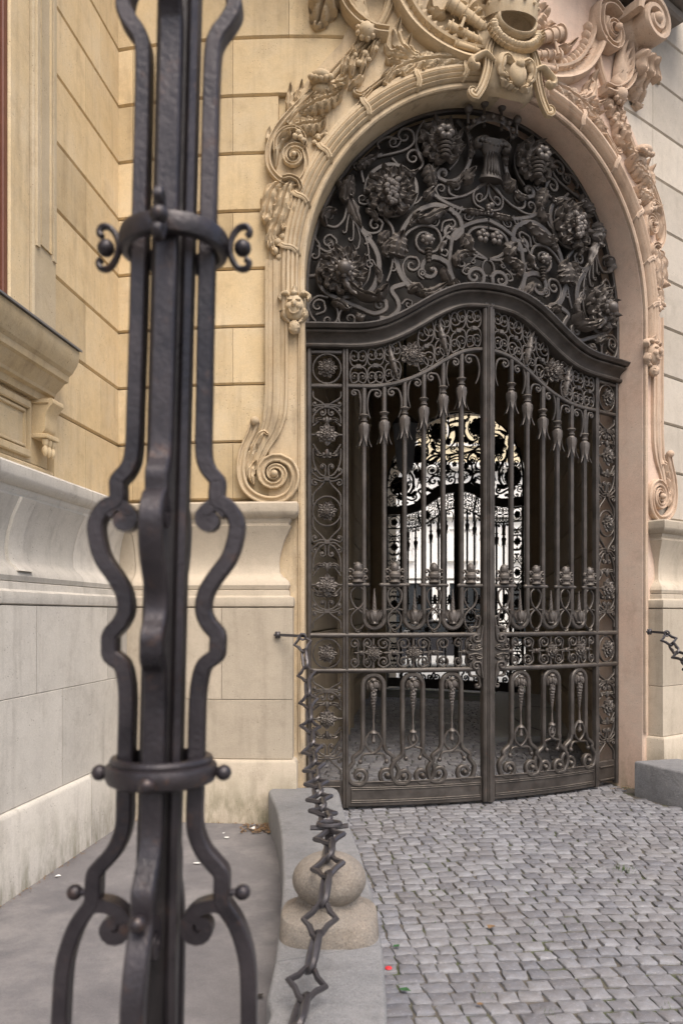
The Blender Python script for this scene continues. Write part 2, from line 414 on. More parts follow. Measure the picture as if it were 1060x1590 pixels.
# asphalt pavement left of the kerb
pav = gplane('pavement', [(-3.2, -8), (-2.2, -1.)] + [(x + .1, y) for x, y in kl[::-1][1:]] + [(-.42, 6.5), (-2.0, 6.8), (-3.2, -2)], 0., 'asphalt')
pav2 = gplane('pavement', [(3.3, 6.0), (6.5, 3.0), (12, -3), (14, 5), (10, 14), (3.9, 7.75)], 0., 'asphalt')
gplane('cobbled_driveway', [(-1.4, -3), (12, -3), (12, 4), (4.0, 8.6), (2.2, 8.6), (-.3, 7.2), (-.3, 5.9)] + [(x - .06, y) for x, y in kr[1:-1]], -.012, 'bed')
drive = bpy.data.objects['cobbled_driveway']
# ---- setts
def inpoly(x, y, P):
    c = False; j = len(P) - 1
    for i in range(len(P)):
        if (P[i][1] > y) != (P[j][1] > y) and x < (P[j][0] - P[i][0]) * (y - P[i][1]) / (P[j][1] - P[i][1]) + P[i][0]: c = not c
        j = i
    return c
def kerb_r_x(y):
    P = kr
    for i in range(len(P) - 1):
        a, b = P[i], P[i + 1]
        if (a[1] - y) * (b[1] - y) <= 0: return a[0] + (b[0] - a[0]) * (y - a[1]) / ((b[1] - a[1]) or 1)
    return .0 if y < 3 else -.35
RK = [(2.56, 7.3), (2.60, 7.1), (2.86, 6.55), (3.40, 5.95), (4.5, 5.30), (8, 3.95)]      # inner edge of the right hand kerb
def rk_ok(x, y):
    for i in range(len(RK) - 1):
        a, b = RK[i], RK[i + 1]
        if a[0] <= x <= b[0]: return y < a[1] + (b[1] - a[1]) * (x - a[0]) / (b[0] - a[0])
    return True if x < 2.6 else False
def stone_mesh(a, b, rr, k=1.):
    """sett top with 12 outline points, domed, chamfered"""
    e = .0; out = []
    cn = [(-a, -b), (a, -b), (a, b), (-a, b)]; cn = [(x + rr.uniform(-.009, .007), y + rr.uniform(-.009, .007)) for x, y in cn]
    P = []
    for i in range(4):
        p, q = cn[i], cn[(i + 1) % 4]
        P.append((p[0] * .97, p[1] * .97)); 
        for t in (.15, .5, .85): P.append((p[0] + (q[0] - p[0]) * t + rr.uniform(-.003, .003), p[1] + (q[1] - p[1]) * t + rr.uniform(-.003, .003)))
    vs = [(x, y, -.035) for x, y in P] + [(x, y, -.0035 + rr.uniform(-.0012, .0012)) for x, y in P] + [(x * .91, y * .91, rr.uniform(-.0025, .0015)) for x, y in P] + [(rr.uniform(-.01, .01), rr.uniform(-.01, .01), .0005 + rr.uniform(-.0015, .0015))]
    n = len(P); fs = []
    for L in (0, n):
        for j in range(n): fs.append((L + j, L + (j + 1) % n, L + n + (j + 1) % n, L + n + j))
    for j in range(n): fs.append((2 * n + j, 2 * n + (j + 1) % n, 3 * n))
    return vs, fs
def rowline(x, i, y0, pitch):
    return y0 + i * pitch + .05 * x + .10 * math.sin(x * 1.1 + .4) + .03 * math.sin(x * 2.7 + i * .11)
stones = []
rs = random.Random(3)
i = 0
while True:
    yb = 1.2 + i * .099
    if yb > 8.2: break
    x = kerb_r_x(yb + .08) + .006
    while x < 6.5:
        wdt = rs.choice((.074, .082, .088, .094, .10, .112)) ; cx_ = x + wdt / 2; y_ = rowline(cx_, i, 1.2, .099) + rs.uniform(-.006, .006)
        x += wdt + .010
        Yg = arc(0, 0, 0)[1]
        if y_ < 2.2: continue
        # beyond the gate line?
        dd_ = math.hypot(cx_ - X0, y_ - (Y0 + RG)) - RG
        if dd_ < -.16 or cx_ < kerb_r_x(y_) + .04 or not rk_ok(cx_, y_): continue
        if cx_ / y_ > 1.0: continue
        sl_ = .05 + .11 * math.cos(cx_ * 1.1 + .4)
        stones.append((cx_, y_, wdt / 2, .0438 + rs.uniform(-.004, .003), math.atan(sl_) + rs.uniform(-.08, .08)))
    i += 1
vis = [s for s in stones if 955 + 2000 / s[1] < 1600 and s[0] / s[1] < .44]
vis.sort(key=lambda s: s[1]); near = set(id(s) for s in vis[:300])
variants = []
for k in range(14):
    vs, fs = stone_mesh(.5, .5, random.Random(k)); 
    # unit sized outline
    rr = random.Random(100 + k)
    vs, fs = stone_mesh(.05, .047, rr); me = bpy.data.meshes.new('cobblestone'); me.from_pydata(vs, [], fs); me.materials.append(M['sett'])
    me.shade_smooth(); me.set_sharp_from_angle(angle=R_(50)); variants.append((me, vs, fs))
big = MB(); rndv = []
for s in stones:
    me, vs, fs = rs.choice(variants); a = s[4]; ca, sa = math.cos(a), math.sin(a); kx, ky = s[2] / .05, s[3] / .047; tz = rs.uniform(-.004, .002)
    if id(s) in near:
        o = bpy.data.objects.new('cobblestone', me); col.objects.link(o); o.parent = drive
        o.location = (s[0], s[1], tz); o.rotation_euler = (rs.uniform(-.018, .018), rs.uniform(-.018, .018), a); o.scale = (kx, ky, 1)
    else:
        tx, ty = rs.uniform(-.018, .018), rs.uniform(-.018, .018)
        big.add([(s[0] + ca * x * kx - sa * y * ky, s[1] + sa * x * kx + ca * y * ky, z + tz + x * tx + y * ty) for x, y, z in vs], fs); rndv += [rs.random()] * len(vs)
def stuff_mesh(mb, name, m, parent, rv):
    o = mb.build(name, m, parent, ident, smooth=50); at = o.data.attributes.new('rnd', 'FLOAT', 'POINT'); at.data.foreach_set('value', rv); o['kind'] = 'stuff'; return o
stuff_mesh(big, 'cobblestones', 'sett_s', drive, rndv)

# ---- passage floor
PA = (.115, 1.)
inn = MB(); rv = []
y = 6.5; i = 0
while y < 17.6:
    x = -1. + rs.uniform(0, .1) + (y - 7) * .115
    while x < 4.4 + (y - 7) * .06:
        wdt = rs.uniform(.1, .15); cx_ = x + wdt / 2; x += wdt + .014
        yy = y + .12 * math.sin(cx_ * .9) + .04 * cx_
        if math.hypot(cx_ - X0, yy - (Y0 + RG)) > RG - .12: continue
        vs, fs = stone_mesh(wdt / 2, .052, rs); inn.add([(cx_ + a, yy + b, c + rs.uniform(-.001, .001)) for a, b, c in vs], fs); rv += [rs.random()] * len(vs)
    y += .118
pf = gplane('passage_floor', [(-.6, 6.8), (3.1, 6.8), (4.6, 18.2), (.6, 18.2)], -.02, 'bed')
stuff_mesh(inn, 'cobblestones', 'sett_in', pf, rv)

# ---- kerbs
def kerb(name, L, R, z0, z1, label, joints):
    o = thing(name, (L[2][0], L[2][1], 0), label, 'kerb')
    n = len(L)
    Lf = [tuple(p) for p in cat(L, 5)]; Rf = [tuple(p) for p in cat(R, 5)]; m = min(len(Lf), len(Rf))
    cuts = [0] + joints + [m - 1]
    for a, b in zip(cuts[:-1], cuts[1:]):
        mb = MB(); idx = list(range(a, b + 1)); vs = []
        for q, i_ in enumerate(idx):
            l, r = np.array(Lf[i_]), np.array(Rf[i_]); u = (r - l) / np.linalg.norm(r - l)
            if q in (0, len(idx) - 1):
                j_ = idx[1] if q == 0 else idx[-2]; t = (np.array(Lf[j_]) - l); t = t / np.linalg.norm(t) * .003; l = l + t; r = r + t
            e = .018
            for p, z in ((l, z0), (l, z1 - e), (l + u * e * .35, z1 - e * .3), (l + u * e, z1), (r - u * e, z1), (r - u * e * .35, z1 - e * .3), (r, z1 - e), (r, z0)): vs.append((p[0], p[1], z))
        k = 8; fs = [(i_ * k + j, i_ * k + j + 1, (i_ + 1) * k + j + 1, (i_ + 1) * k + j) for i_ in range(len(idx) - 1) for j in range(k - 1)]
        fs += [tuple(range(k)), tuple(range((len(idx) - 1) * k, len(idx) * k))[::-1]]
        mb.add(vs, fs).build('kerb_stone', 'kerb', o, ident, smooth=40)
    return o
kerb('raised_kerb', [(kl[0][0] + .01, 6.17)] + kl, [(-.13, 6.2)] + kr, -.05, KH, 'wide grey granite kerb curving from the left gate jamb towards the street, chain hanging above it', [31])
RKo = [(3.05, 7.28), (3.35, 6.75), (3.95, 6.1), (5.0, 5.5), (8.3, 4.3)]
RKl = [(2.70, 7.12), (2.86, 6.72), (3.35, 6.05), (4.5, 5.35), (8, 4.0)]

kerb('raised_kerb', RKo, [(2.60, 7.15), (2.86, 6.6), (3.40, 6.0), (4.5, 5.35), (8, 4.0)], -.05, KH + .03, 'grey granite kerb block to the right of the gate, only its inner end in view', [])
# ---- guard stone with ball
bx, by = (511 - CX) / F * 3.40, 3.40
gs = thing('guard_stone', (bx, by, KH), 'brown granite ball on a square rounded base standing on the left kerb under the chain', 'guard stone')
mb = MB(); vs = []; rings = [(0, .20, .20, .3), (.0, .208, .205, .3), (.07, .203, .20, .34), (.082, .198, .195, .36), (.088, .190, .186, .4), (.10, .165, .16, .8), (.118, .14, .14, 1), (.15, .13, .13, 1), (.17, .1, .1, 1)]
n = 48
def srect(a, hx, hy, q):
    c, s_ = math.cos(a), math.sin(a); e = 2 * (q if q > .3 else .3); return (hx * math.copysign(abs(c) ** e, c), hy * math.copysign(abs(s_) ** e, s_))
for z, hx, hy, q in rings:
    for j in range(n):
        x, y = srect(2 * math.pi * j / n, hx, hy, q); vs.append((bx + x, by + y, KH + z - (.02 if z == 0 and hx == .20 else 0)))
fs = [(i * n + j, i * n + (j + 1) % n, (i + 1) * n + (j + 1) % n, (i + 1) * n + j) for i in range(len(rings) - 1) for j in range(n)] + [tuple(range((len(rings) - 1) * n, len(rings) * n))]
mb.add(vs, fs).build('base_block', 'ball', gs, ident, smooth=28)
mb = MB(); sph(mb, bx, by, KH + .215, .156, .156, .112, 40, 24); mb.build('stone_ball', 'ball', gs, ident)

# ================================================================ FACADE (curved) 
fac = thing('palace_facade', tuple(arc(MID, .25, 0)), 'curved ochre sandstone palace front with carved portal surround and banded masonry', 'building')
PF = ORG[fac.name]
Z0 = 2.514; CH = .457
def block(s0, s1, z0, z1, d, m, parent, mapper=arc, groove=.019, ch=.015, name='wall_block', back=.10, mirror=False, step=.3):
    mb = MB(); n = max(1, int((s1 - s0) / step)); S = [s0 + .0015 + (s1 - s0 - .003) * i / n for i in range(n + 1)]
    pr = [(z0 + .002, d - back), (z0 + .002, d - groove), (z0 + ch, d), (z1 - ch, d), (z1 - .006, d - groove), (z1 - .002, d - back)]
    vs = [(s, dd, z) for s in S for z, dd in pr]; k = 6
    fs = [(i * k + j, (i + 1) * k + j, (i + 1) * k + j + 1, i * k + j + 1) for i in range(n) for j in range(k - 1)] + [tuple(range(k)), tuple(range(n * k, n * k + k))[::-1]]
    return mb.add(vs, fs).build(name, m, parent, mapper, smooth=12, mirror=mirror)
def courses(s0, s1, joints, m, parent, mapper=arc, d=.25, ztop=9.4, zb=Z0):
    z = zb; i = 0
    while z < ztop:
        cuts = [s0] + [j for j in joints[i % len(joints)] if s0 + .1 < j < s1 - .1] + [s1]
        for a, b in zip(cuts[:-1], cuts[1:]): block(a, b, z, z + CH, d, m, parent, mapper)
        z += CH; i += 1
jl = [[-1.35, -.55], [-1.7, -.8]]
courses(-1.9, -.20, jl, 'ochre', fac, ztop=5.6)
courses(-1.9, .5, [[-1.35, -.55], [-1.7, -.8]], 'ochre', fac, zb=Z0 + 7 * CH, ztop=Z0 + 7.5 * CH)
courses(-1.9, 1.2, [[-1.7, -.8, -.12, .5], [-1.35, -.55, .1, .9]], 'ochre', fac, zb=Z0 + 8 * CH)
courses(1.2, SE - .42, [[1.6, 2.3], [1.9, 2.6]], 'ochre', fac, zb=Z0 + 8 * CH)
courses(SE - .42, SE + .198, [[], []], 'pale', fac, zb=Z0 + 7 * CH)
courses(SE + .20, 12., [[4.2, 5.4, 6.6, 8, 9.5], [4.8, 6., 7.3, 8.8, 10.4]], 'pale', fac)
for a, b in ((-2.4, -.15), (SE + .15, 12.)):      # core wall behind the facing blocks
    mb = MB(); longbox(mb, a, b, -.25, .20, -.1, 9.4, step=.3); mb.build('wall_core', 'ochre', fac)
mb = MB(); longbox(mb, -.3, SE + .3, -.25, .20, 6.05, 9.4, step=.2); mb.build('wall_core', 'ochre', fac)
# dado
dado = [(0, .45), (.46, .45), (.485, .435), (.49, .42), (1.655, .42), (1.66, .41), (1.668, .425), (1.70, .43), (1.735, .425), (1.745, .40), (1.75, .395),
        (1.79, .392), (1.797, .375), (1.80, .385), (1.83, .395), (1.86, .385), (1.885, .36), (1.90, .34), (1.93, .318), (2.0, .312), (2.08, .322), (2.18, .352), (2.25, .385), (2.29, .405), (2.295, .39),
        (2.31, .39), (2.335, .405), (2.345, .405), (2.355, .43), (2.385, .455), (2.40, .46), (2.455, .46), (2.468, .45), (2.49, .30), (2.50, .2)]
def dadoseg(s0, s1, pr, m, parent, mapper=arc, name='dado_block', mirror=False, retn=False, step=.25, zoff=0):
    mb = MB(); n = max(1, int((s1 - s0) / step)); k = len(pr); vs = []
    for i in range(n + 1):
        for z, d in pr:
            e = s1 - .001
            if retn: e = d - .50
            a = s0 + .002; vs.append((a + (e - a) * i / n, d, z + zoff))
    if retn:
        for z, d in pr: vs.append((d - .50, .12, z))
    m_ = n + 2 if retn else n + 1
    fs = [(i * k + j, (i + 1) * k + j, (i + 1) * k + j + 1, i * k + j + 1) for i in range(m_ - 1) for j in range(k - 1)]
    return mb.add(vs, fs).build(name, m, parent, mapper, mirror=mirror, smooth=32)
def seg(z0, z1): 
    P = [p for p in dado if z0 <= p[0] <= z1]; return P
die = [(.492, .3), (.492, .42), (1.655, .42), (1.655, .3)]
parts_z = [('plinth_block', [(-.05, .45), (.46, .45), (.48, .438), (.487, .425), (.487, .3)]), ('dado_moulding', [(1.657, .3)] + seg(1.657, 1.80)), ('dado_moulding', seg(1.80, 2.32)), ('dado_cap', seg(2.31, 2.6))]
def do_dado(parent, mapper, s0, s1, mirror, m, retn, plc, diec, zs=None):
    cp = [c for c in plc if s0 < c < s1]; cuts = [s0] + cp + [s1]
    for nm, pr in parts_z:
        for q, (a, b) in enumerate(zip(cuts[:-1], cuts[1:])):
            dadoseg(a, b, pr, m, parent, mapper, nm, mirror, retn and q == len(cuts) - 2)
    for zz0, zz1, js in diec:
        cuts = [s0] + [c for c in js if s0 < c < s1] + [s1]
        for q, (a, b) in enumerate(zip(cuts[:-1], cuts[1:])):
            dadoseg(a, b, [(zz0, .3), (zz0, .416), (zz0 + .004, .42), (zz1 - .004, .42), (zz1, .416), (zz1, .3)], m, parent, mapper, 'dado_block', mirror, retn and q == len(cuts) - 2)
do_dado(fac, arc, -2.1, -.03, False, 'cream', True, [-1.3], [(.49, .945, [-1.5]), (.948, 1.655, [-1.2, -.60])])
do_dado(fac, arc, -7.0, -.03, True, 'cream', True, [-5.2, -3.5, -1.6], [(.49, .945, [-3.9, -2.2]), (.948, 1.655, [-4.6, -2.9, -1.2])])

# --- portal surround plate
AZ = 4.28; AR = MID
def archpts(off=0., z0=0., n=26, top=True, b=1.0):
    P = [(-off, z0), (-off, z0 + (AZ - z0) * .33), (-off, z0 + (AZ - z0) * .66)]
    for i in range(n + 1):
        a = math.pi - (math.pi / 2) * i / n; P.append((MID + (AR + off) * math.cos(a), AZ + (1.60 + off) * math.sin(a)))
    return P
inner = archpts(0, -.05, 26)
outk = [(-.27, -.05), (-.27, 1.4), (-.27, 2.8), (-.27, 4.28), (-.27, 4.6), (-.27, 5.0), (-.22, 5.35), (-.1, 5.6), (.0, 5.78), (.16, 5.98), (.29, 6.13), (.34, 6.3), (.37, 6.55), (.38, 7.0), (.38, 7.6), (.8, 7.6), (1.2, 7.6), (MID, 7.6)]
oc = cat(outk[3:], 4)
# resample outer to 27 points
L = [0]; 
for a, b in zip(oc[:-1], oc[1:]): L.append(L[-1] + float(np.linalg.norm(b - a)))
outer = outk[:3]
for i in range(27):
    t = L[-1] * i / 26; j = max(0, min(len(L) - 2, int(np.searchsorted(L, t)) - 1)); q = (t - L[j]) / (L[j + 1] - L[j]); outer.append(tuple(oc[j] + (oc[j + 1] - oc[j]) * q))
plate = MB(); vs = []; PD = .275
for a, b in zip(inner, outer):
    a = np.array(a); b = np.array(b)
    rows = [(a, -.25), (a, 0.), (a, PD - .012), (a + (b - a) * .03, PD)] + [(a + (b - a) * t, PD) for t in (.2, .4, .6, .8, 1.)] + [(b, .2)]
    vs += [(p[0], d, p[1]) for p, d in rows]
k = 10; m_ = len(inner)
fs = [(i * k + j, (i + 1) * k + j, (i + 1) * k + j + 1, i * k + j + 1) for i in range(m_ - 1) for j in range(k - 1)]
plate.add(vs, fs)
port = plate.build('portal_surround', 'carved', fac, smooth=30)
portR = plate.build('portal_surround', 'pink', fac, mirror=True, smooth=30)
portR['label'] = 'pinkish right half of the portal surround'
def both(mb, name, m='carved', label=None, smooth=35):
    a = mb.build(name, m, port, smooth=smooth); b = mb.build(name, 'carvedR', portR, mirror=True, smooth=smooth); return a
M['carvedR'] = stone('carved_sandstone_right', (.51, .375, .275), (.60, .475, .365), (.22, .16, .12), streak=.6, rnd=.05)
# jamb moulding with archivolt
A = archpts(0, .52, 34)
st = next(i for i, p in enumerate(A) if p[1] >= 4.0)
mb = MB(); sweep(mb, A, [(-.0, 0), (-.0, .022), (.012, .032), (.03, .03), (.034, .02), (.045, .02), (.048, .0)][::-1], PD, loop=False, cap=False)
both(MB().add([(v[0], v[1], v[2]) for v in mb.v], mb.f), 'jamb_moulding')
Ar = [p for p in archpts(0, 3.98, 40)]
ap = [(.046, 0), (.05, .045), (.062, .062), (.075, .045), (.08, .06), (.095, .072), (.107, .056), (.112, .068), (.127, .078), (.14, .058), (.146, .064), (.165, .06), (.176, .04), (.196, .032), (.205, .0)]
mb = MB(); sweep(mb, Ar, ap[::-1], PD, loop=False, cap=False); both(mb, 'archivolt')
mb2 = MB(); sweep(mb2, [(-.046 - .0, .0)], [], 0) if False else None
# ribbon ties round the archivolt
for q in (.06, .21, .37, .53, .70, .87):
    i = int(3 + q * 40); p = np.array(Ar[i]); t = np.array(Ar[min(i + 1, len(Ar) - 1)]) - p; t /= np.linalg.norm(t); nn = np.array((-t[1], t[0]))
    P = [p + nn * (.045 + .16 * u) + t * (.09 * u + .015 * math.sin(u * 6)) for u in np.linspace(0, 1, 10)]
    mb = MB(); sweep(mb, [tuple(x) for x in P], [(-.02, 0), (-.02, .01), (-.007, .014), (0, .008), (.007, .014), (.02, .01), (.02, 0)], PD + .05, dd=[.022 * math.sin(math.pi * min(1, u * 1.0)) - .03 * (u > .95 or u < .05) for u in np.linspace(0, 1, 10)])
    both(mb, 'ribbon_tie')
# px based ornament helpers on the stone (d = PD)
def pz(L, d=PD): return [sz(x, y, d) for x, y in L]
K = .00508
def vol(path, c, turns, w_px, h, d0=PD, boss=1., rise=.0, name='volute', r1=.1, c0=None, a=1., prof=None, cone=.0):
    P = curlpath(path, c, turns, c0, 1., n=6, r1=r1); m_ = len(P); nb = len(cat(path, 6)); q = [1.] * m_
    for i in range(m_):
        if i > nb: q[i] = 1 - .72 * (i - nb) / (m_ - nb)
        q[i] *= a if a == 1. else (a + (1 - a) * min(1, i / nb))
    w_ = w_px * K
    prof = prof or [(-w_ / 2, 0), (-w_ / 2, h * .8), (-w_ * .38, h), (-w_ * .26, h), (-w_ * .2, h * .72), (0, h * .6), (w_ * .2, h * .72), (w_ * .26, h), (w_ * .38, h), (w_ / 2, h * .8), (w_ / 2, 0)]
    dd = [0 if i < nb else rise * (i - nb) / (m_ - nb) for i in range(m_)]
    mb = MB(); sweep(mb, pz(P), prof, d0, sc_=q, dd=dd)
    if boss:
        s_, z_ = sz(*c, PD); r = w_ * .42 * boss; sph(mb, s_, d0 + h * .5 + rise, z_, r, min(h * .9 + rise * .3, r * 1.2), r, 14, 8)
    both(mb, name); return mb
def lf(pts, w_px, h=.05, d0=PD, name='acanthus_leaf', **k):
    mb = MB(); leaf(mb, pz(pts), w_px * K, d0, h, **k); both(mb, name); return mb
# lower console: fluted strap ending in the big volute above the dado
strap_prof = lambda w_, h: [(-w_ / 2, 0), (-w_ / 2, h), (-w_ * .38, h * 1.1), (-w_ * .34, h * .6), (-w_ * .18, h * .55), (-w_ * .14, h * .95), (-.05 * w_, h), (.05 * w_, h), (.14 * w_, h * .95), (.18 * w_, h * .55), (.34 * w_, h * .6), (.38 * w_, h * 1.1), (w_ / 2, h), (w_ / 2, 0)]
mb = MB(); P = cat([(430, 405), (430, 470), (430, 540), (430, 600), (428, 640), (421, 668), (409, 690), (400, 712), (397, 730)], 6); nP = len(P)
sweep(mb, pz(P), strap_prof(34 * K, .032), PD, sc_=[1 if i < nP * .5 else 1 - .62 * ((i - nP * .5) / (nP * .5)) for i in range(nP)]); both(mb, 'console_strap')
vol([(397, 655), (390, 676), (379, 702), (375, 732), (382, 758), (402, 774), (428, 778), (450, 767), (459, 743), (452, 722), (436, 712)], (427, 737), 1.75, 13, .055, rise=.035, name='console_volute', r1=.16)
mb = MB(); s_, z_ = sz(397, 656, PD); sph(mb, s_, PD + .05, z_, .035, .04, .035, 12, 8); both(mb, 'leaf_bud')
for p in ([(382, 748), (384, 722), (393, 700), (402, 690)], [(386, 714), (396, 690), (408, 672), (418, 677)], [(394, 752), (390, 738), (392, 725), (400, 716)]):
    lf(p, 7, .05, lobes=3, curl=.5, nu=12, nv=6)
# mask at archivolt foot
mb = MB(); s_, z_ = sz(457, 476, PD + .05)
sph(mb, s_, PD + .05, z_ - .01, .075, .07, .105, 18, 14)
sph(mb, s_, PD + .125, z_ + .0, .018, .03, .028, 10, 7)
for e in (-1, 1):
    sph(mb, s_ + e * .03, PD + .105, z_ + .035, .022, .02, .012, 8, 6); sph(mb, s_ + e * .036, PD + .1, z_ - .015, .028, .03, .03, 8, 6)
    leaf(mb, [(s_ + e * .02, z_ + .06), (s_ + e * .06, z_ + .1), (s_ + e * .105, z_ + .085), (s_ + e * .1, z_ + .04)], .026, PD + .03, .07, lobes=2, nu=10, nv=5)
    leaf(mb, [(s_ + e * .06, z_ + .0), (s_ + e * .075, z_ - .06), (s_ + e * .03, z_ - .13)], .03, PD + .02, .06, lobes=3, nu=10, nv=5)
leaf(mb, [(s_, z_ + .06), (s_, z_ + .11), (s_ + .01, z_ + .16)], .035, PD + .04, .07, lobes=2, nu=8, nv=5)
P = [(s_ + .035 * math.cos(a), z_ - .045 + .028 * math.sin(a)) for a in np.linspace(0, 2 * math.pi, 14)[:-1]]
sweep(mb, P, rnd_prof(.016, .02), PD + .1, closed=True)
sph(mb, s_, PD + .06, z_ - .165, .045, .05, .055, 12, 8)
for i in range(14):
    a = i * 2.4; q = .035 * math.sqrt(i / 14); sph(mb, s_ + q * math.cos(a), PD + .10 - q * .4, z_ - .165 + q * 1.2 * math.sin(a), .012, n=6, m=4)
both(mb, 'grotesque_mask')
# hanging acanthus cluster (px 405-475, 280-400)
lf([(455, 283), (444, 305), (436, 335), (424, 362), (418, 388)], 17, .10, lobes=5, curl=.4, nv=10, droop=-.3)
lf([(440, 285), (424, 300), (416, 325), (412, 350)], 14, .085, lobes=4, curl=.6)
lf([(458, 290), (456, 318), (447, 342), (440, 362)], 12, .075, lobes=4, curl=.5)
lf([(430, 350), (422, 372), (427, 395)], 7, .06, lobes=3, curl=.8, nu=12, nv=6)
vol([(440, 283), (452, 281), (464, 287), (468, 297)], (462, 301), .9, 7, .09, boss=.9, name='leaf_curl')
for x, y, r in ((432, 378, 6), (440, 370, 6), (428, 392, 6), (434, 402, 5), (444, 384, 5)):
    mb = MB(); s_, z_ = sz(x, y, PD); sph(mb, s_, PD + .025, z_, r * K, r * K, r * K, 10, 7); both(mb, 'berry')
# upper side volute (centre 457,247) and its frame
vol([(500, 130), (478, 152), (452, 178), (430, 205), (418, 235), (419, 262), (434, 282), (455, 290), (471, 280), (477, 258), (473, 236)], (457, 247), 1.7, 9, .06, rise=.05, name='side_volute', r1=.14)
vol([(428, 240), (430, 222), (442, 208), (458, 205), (470, 214), (475, 228)], (468, 232), .3, 6, .08, boss=.0, name='leaf_curl')
for x, y in ((459, 219), (467, 221), (464, 213), (472, 226)):
    mb = MB(); s_, z_ = sz(x, y, PD); sph(mb, s_, PD + .07, z_, .022, .025, .022, 10, 7); both(mb, 'berry')
lf([(428, 262), (430, 235), (440, 218), (452, 212)], 6, .07, lobes=3, curl=.8, nu=12, nv=6)
lf([(434, 222), (440, 214), (447, 211), (452, 216)], 5, .09, lobes=0, curl=1.2, nu=10, nv=6)
# shell like leaves sweeping up
lf([(450, 205), (470, 200), (490, 196), (506, 190)], 15, .085, lobes=6, curl=.6, nv=10, skew=1.2)
lf([(465, 182), (490, 168), (512, 158), (532, 150)], 15, .10, lobes=6, curl=.8, nv=10, skew=1.2)
lf([(478, 165), (500, 148), (520, 136), (540, 132)], 10, .09, lobes=5, curl=.7, nv=8)
lf([(448, 195), (470, 170), (490, 140), (500, 118)], 20, .06, lobes=4, curl=.4, nv=10)
lf([(448, 175), (450, 155), (452, 135)], 7, .05, lobes=3, curl=.9, nu=12, nv=6)
lf([(458, 165), (463, 148), (470, 130)], 6, .05, lobes=3, curl=.9, nu=12, nv=6)
lf([(420, 225), (416, 212), (420, 200)], 5, .035, lobes=2, curl=.9, nu=10, nv=5)
lf([(485, 215), (498, 212), (508, 205)], 4, .04, lobes=2, curl=.5, nu=10, nv=5)
for x, y in ((488, 223), (506, 211), (494, 216)):
    mb = MB(); s_, z_ = sz(x, y, PD); sph(mb, s_, PD + .02, z_, .02, n=10, m=7); both(mb, 'berry')
# hood with grotesque head under it (px 500,120)
mb = MB(); s_, z_ = sz(498, 122, PD + .06); sph(mb, s_, PD + .05, z_, .085, .11, .055, 16, 10)
for i in range(5): sph(mb, s_ - .07 + .035 * i, PD + .12, z_ - .035 + .006 * abs(i - 2), .024, .03, .024, 8, 6)
sph(mb, s_, PD + .03, z_ - .075, .07, .07, .05, 12, 8); both(mb, 'carved_hood')
# long mouldings climbing from the hood to the top console
for dx, w_, h in ((0, 9, .05), (11, 5, .04), (-10, 5, .035)):
    P = cat([(503 + dx, 135), (530 + dx, 105), (556 + dx * .8, 75), (585 + dx * .5, 45), (602 + dx * .5, 10), (606 + dx * .5, -30), (600 + dx * .5, -80)], 7)
    P = [p for p in P]; mb = MB(); sweep(mb, pz(P), rnd_prof(w_ * K, h), PD, cap=False); both(mb, 'raking_moulding')
for p, w_ in (([(560, 118), (565, 96), (575, 80)], 8), ([(545, 122), (548, 100), (560, 86)], 8), ([(575, 95), (580, 75), (590, 60)], 7), ([(540, 140), (556, 128), (566, 112)], 6), ([(530, 120), (535, 100), (548, 88)], 7), ([(552, 96), (548, 80), (556, 66)], 6)):
    lf(p, w_, .08, lobes=3, curl=.6, nu=12, nv=6)
for x, y, r in ((556, 105, 5), (565, 90, 5), (550, 92, 4), (571, 100, 4), (582, 82, 4)):
    mb = MB(); s_, z_ = sz(x, y, PD); sph(mb, s_, PD + .055, z_, r * K, n=9, m=6); both(mb, 'berry')
# top console (shell hood left at px 560,20)
vol([(600, 60), (575, 55), (548, 35), (532, 8), (530, -30), (545, -70), (580, -90), (610, -75), (615, -40)], (585, -40), 1.6, 14, .12, rise=.10, name='console_volute')
mb = MB()
for i in range(7):
    a = -2.6 + i * .42; p0 = (565, 45); p1 = (565 + 40 * math.sin(a) * .8, 5 + 32 * math.cos(a) - 20)
    leaf(mb, pz([(565, 48), ((565 + p1[0]) / 2, (48 + p1[1]) / 2 + 2), p1]), 9 * K, PD + .02, .09, lobes=0, curl=.6, nu=8, nv=5)
both(mb, 'carved_shell')
mb = MB(); s_, z_ = sz(566, 60, PD); sph(mb, s_, PD + .09, z_, .06, .07, .06, 12, 8); 
for i in range(9): a = i * .7; sph(mb, s_ + .06 * math.cos(a), PD + .09, z_ + .06 * math.sin(a), .022, .03, .022, 7, 5)
both(mb, 'carved_head')
# spandrel acanthus (px 560-740, 60-130)
lf([(742, 99), (700, 97), (660, 98), (625, 106), (590, 125)], 15, .075, lobes=7, curl=.3, nu=30, nv=10, base_w=.3)
lf([(660, 98), (640, 92), (622, 76), (615, 55), (618, 38)], 11, .07, lobes=4, curl=.9, nu=20, nv=8)
lf([(655, 95), (640, 88), (632, 76), (634, 62)], 9, .07, lobes=3, curl=.9, nu=14, nv=8)
lf([(640, 96), (620, 88), (606, 84), (594, 78)], 8, .06, lobes=3, curl=.9, nu=14, nv=6)
lf([(625, 104), (608, 98), (596, 98)], 6, .06, lobes=3, curl=.9, nu=12, nv=6)
lf([(650, 102), (636, 116), (620, 121)], 9, .07, lobes=3, curl=.9, nu=12, nv=6)
lf([(680, 100), (668, 112), (652, 114)], 8, .06, lobes=3, curl=.9, nu=12, nv=6)
lf([(612, 112), (602, 124), (594, 138)], 8, .07, lobes=3, curl=.7, nu=12, nv=6)
vol([(612, 108), (590, 128), (572, 142), (560, 150), (551, 148)], (554, 144), .8, 6, .05, boss=.8, name='leaf_tendril')
